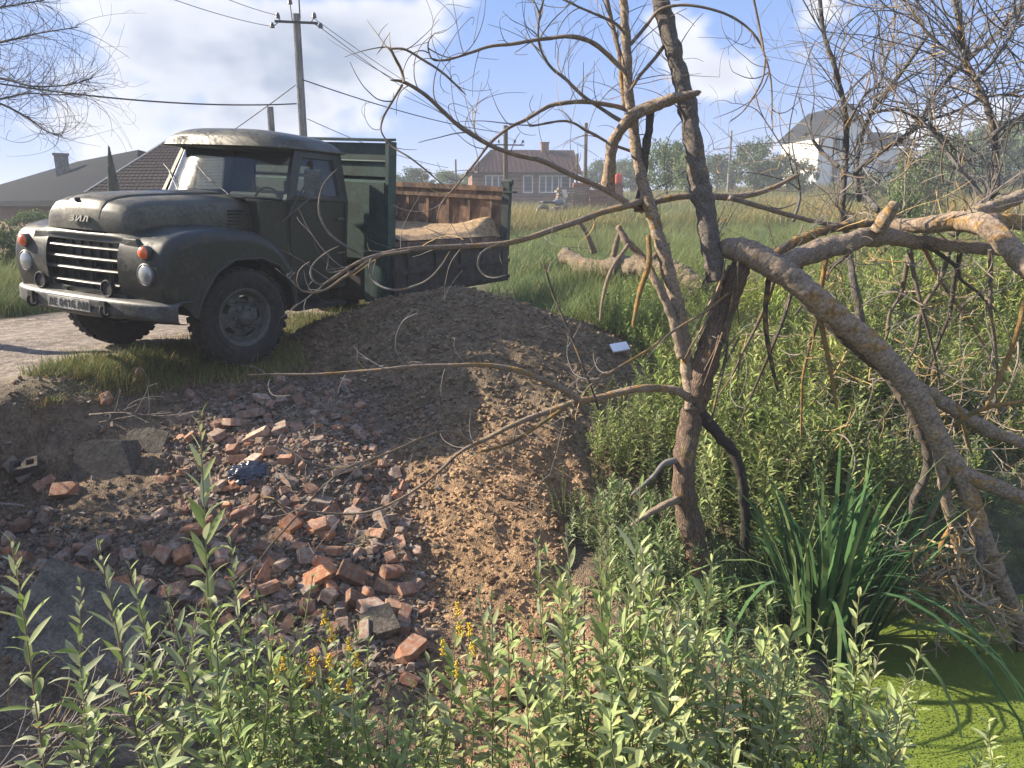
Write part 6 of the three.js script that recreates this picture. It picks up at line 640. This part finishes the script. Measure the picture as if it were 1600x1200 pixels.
  for (let k = 0; k < 215; k++) { const x = R() < 0.45 ? R.r(860, 1430) : R() < 0.8 ? R.r(300, 900) : R.r(60, 1640); if (x > 735 && x < 880 && R() < 0.72) continue; const y = envAt(x) + R.r(-40, 230) * R.r(0.2, 1), d = R.r(2.25, 3.1), i = x > 850 && R() < 0.5 ? R.pick([2, 4]) : floor(R() * 5); plantAt(mu[i]++ ? mp[i].clone() : mp[i], 'weed', x > 850 ? 'pale grey-green leafy weed in the thicket along the bottom right' : 'grey-green leafy weed in the thicket along the bottom left', 'weed', x > 850 ? 'weeds in the bottom right thicket' : 'weeds in the bottom left thicket', x, y, d, 1.0, R() * 6); }
}
{ // dead twigs lying at the lower left, sticks on the rubble
  const R = rng(1100); const st = (l, pts, w0, w1, base, tw = 0) => { const t = thing('dead_branch', l, 'branch'); branch(t, 'stem', pts.map((q, i) => [q[0], q[1], lerp(w0, w1, i / (pts.length - 1))]), pts[0][2], pts[pts.length - 1][2], { base, lich: -0.3, tw, tl: 0.8, bias: 0.1 }); };
  st('long pale dead branch arching over the lower left corner', [[-40, 1215, 2.6], [60, 1180, 2.65], [110, 1140, 2.7], [180, 1095, 2.8], [240, 1070, 2.85], [290, 1064, 2.9], [345, 1082, 2.95], [380, 1110, 3.0]], 9, 3, [0.40, 0.33, 0.27], 26);
  st('grey dead branch lying lowest in the lower left corner', [[-40, 1170, 2.7], [60, 1165, 2.7], [140, 1160, 2.75], [230, 1150, 2.8]], 7, 3, [0.30, 0.25, 0.21], 24); st('thin dead branch in the lower left above the grey one', [[-30, 1140, 2.8], [50, 1150, 2.8], [120, 1120, 2.85], [170, 1080, 2.9], [215, 1030, 3.0]], 5, 2, [0.33, 0.28, 0.23], 26); st('forked dead branch crossing the lower left edge', [[-30, 1095, 2.9], [40, 1130, 2.85], [100, 1150, 2.8], [200, 1120, 2.9]], 5, 2, [0.24, 0.2, 0.17], 24);
  st('bundle of pale sticks lying on the lip of the cut', [[140, 648, 6.0], [190, 645, 5.95], [250, 650, 5.9], [320, 642, 5.85]], 4, 2, [0.42, 0.35, 0.28], 8); st('second pale stick crossing the bundle on the lip', [[155, 660, 5.95], [210, 650, 5.9], [270, 645, 5.85]], 3, 2, [0.38, 0.31, 0.25], 3); st('white peeled stick at the left edge of the rubble', [[-10, 787, 4.9], [20, 788, 4.9], [38, 790, 4.9]], 6, 4, [0.5, 0.44, 0.37]); st('straight stick on the sunlit clay slope', [[770, 818, 5.1], [782, 845, 5.05], [796, 865, 5.0]], 5, 4, [0.28, 0.19, 0.12]); st('thin weathered stake among the weeds at the centre right', [[914, 1060, 3.0], [912, 980, 3.05], [914, 905, 3.1]], 5, 4, [0.42, 0.34, 0.25]); st('curved pale root across the bricks', [[420, 690, 5.4], [455, 705, 5.35], [480, 722, 5.3], [510, 728, 5.3], [540, 730, 5.3]], 4, 3, [0.38, 0.31, 0.25], 6); st('dark thin branch over the lower rubble', [[390, 890, 4.2], [330, 960, 4.0], [300, 1010, 3.8]], 3, 2, [0.25, 0.2, 0.16], 8);
  // dry grass tufts and roots
  for (const [px, py, l] of [[548, 735, 'tuft of dry roots on the rubble beside the heap'], [465, 660, 'tuft of dry straw on the upper rubble'], [560, 850, 'tuft of dry straw at the foot of the clay'], [520, 640, 'straw tuft at the shaded top end of the rubble']]) { const p = hit(px, py), b = new MB(); for (let k = 0; k < 46; k++) twigs(b, R, V(R.n() * 0.07, 0.01, R.n() * 0.07), V(R.n(), R.r(0.1, 0.8), R.n()), R.r(0.08, 0.22), 0.0014, 0, { up: -0.6, curve: 0.9, col: [0.36, 0.29, 0.19] }); const o = tag(part('dry_grass_tuft', b.build(), twigM), l, 'grass tuft'); o.position.copy(p); }
  const L = []; for (let k = 0; k < 9; k++) { const x = [0.02, 0.3, -0.22, 0.55, -0.5, 0.75, -0.1, 0.42, -0.35][k]; L.push(x); }
  { const gp = (px, d, up, r) => { const q = at(px, 330, d); return [V(q.x, groundRaw(q.x, q.z) + up, q.z), r]; }; const ft = thing('fallen_trunk', 'old pale fallen trunk lying across the meadow behind the dead tree', 'trunk'); part('trunk', tube([gp(884, 15, 0.62, 0.13), gp(930, 13.6, 0.45, 0.16), gp(985, 12.4, 0.55, 0.16), gp(1050, 11.4, 0.55, 0.2), gp(1115, 10.6, 0.4, 0.14)], { nr: 16, knob: 0.35, base: [0.30, 0.245, 0.175], lich: -0.3 }), barkM, ft); for (const [px, d, y, ex, ey] of [[930, 13.6, 0.75, -0.3, 0.55], [1010, 12, 0.6, 0.35, 0.4], [960, 13, 0.7, 0.1, 0.5]]) { const q = gp(px, d, y, 0.05)[0]; part('limb', tube([[q, 0.06], [q.clone().add(V(ex * 0.5, ey * 0.6, 0.1)), 0.045], [q.clone().add(V(ex, ey, 0.15)), 0.03]], { nr: 8, base: [0.40, 0.31, 0.23], lich: -0.2 }), barkM, ft); } }
}
{ // duckweed: single fronds floating close together
  const R = rng(1200), g = new THREE.CircleGeometry(1, 6).rotateX(-PI / 2), L = [];
  for (let k = 0; k < 300000; k++) { const x = R.r(0.9, 4.6), z = R.r(-5.6, -2.5); const gz = HN(x, z); if (gz > WATER - 0.005) continue; const n = fbm(x * 0.9, z * 2.2, 81, 4), m = fbm(x * 5, z * 9, 82, 3); if (n + m * 0.5 < -0.5 + R() * 0.1 && R() < 0.9) continue; const s = R.r(0.003, 0.0065), v = R.r(0.9, 1.1); L.push([x, WATER + 0.006 + R() * 0.003, z, s, s, R() * 6, [0.155 * v, 0.21 * v, 0.03 * v], R.n() * 0.08, R.n() * 0.08]); }
  scatter('duckweed', ['bright green duckweed fronds floating over the pond', 'duckweed'], g, L, leafM([1, 1, 1], 0.1));
}
renderer.render(scene, camera);
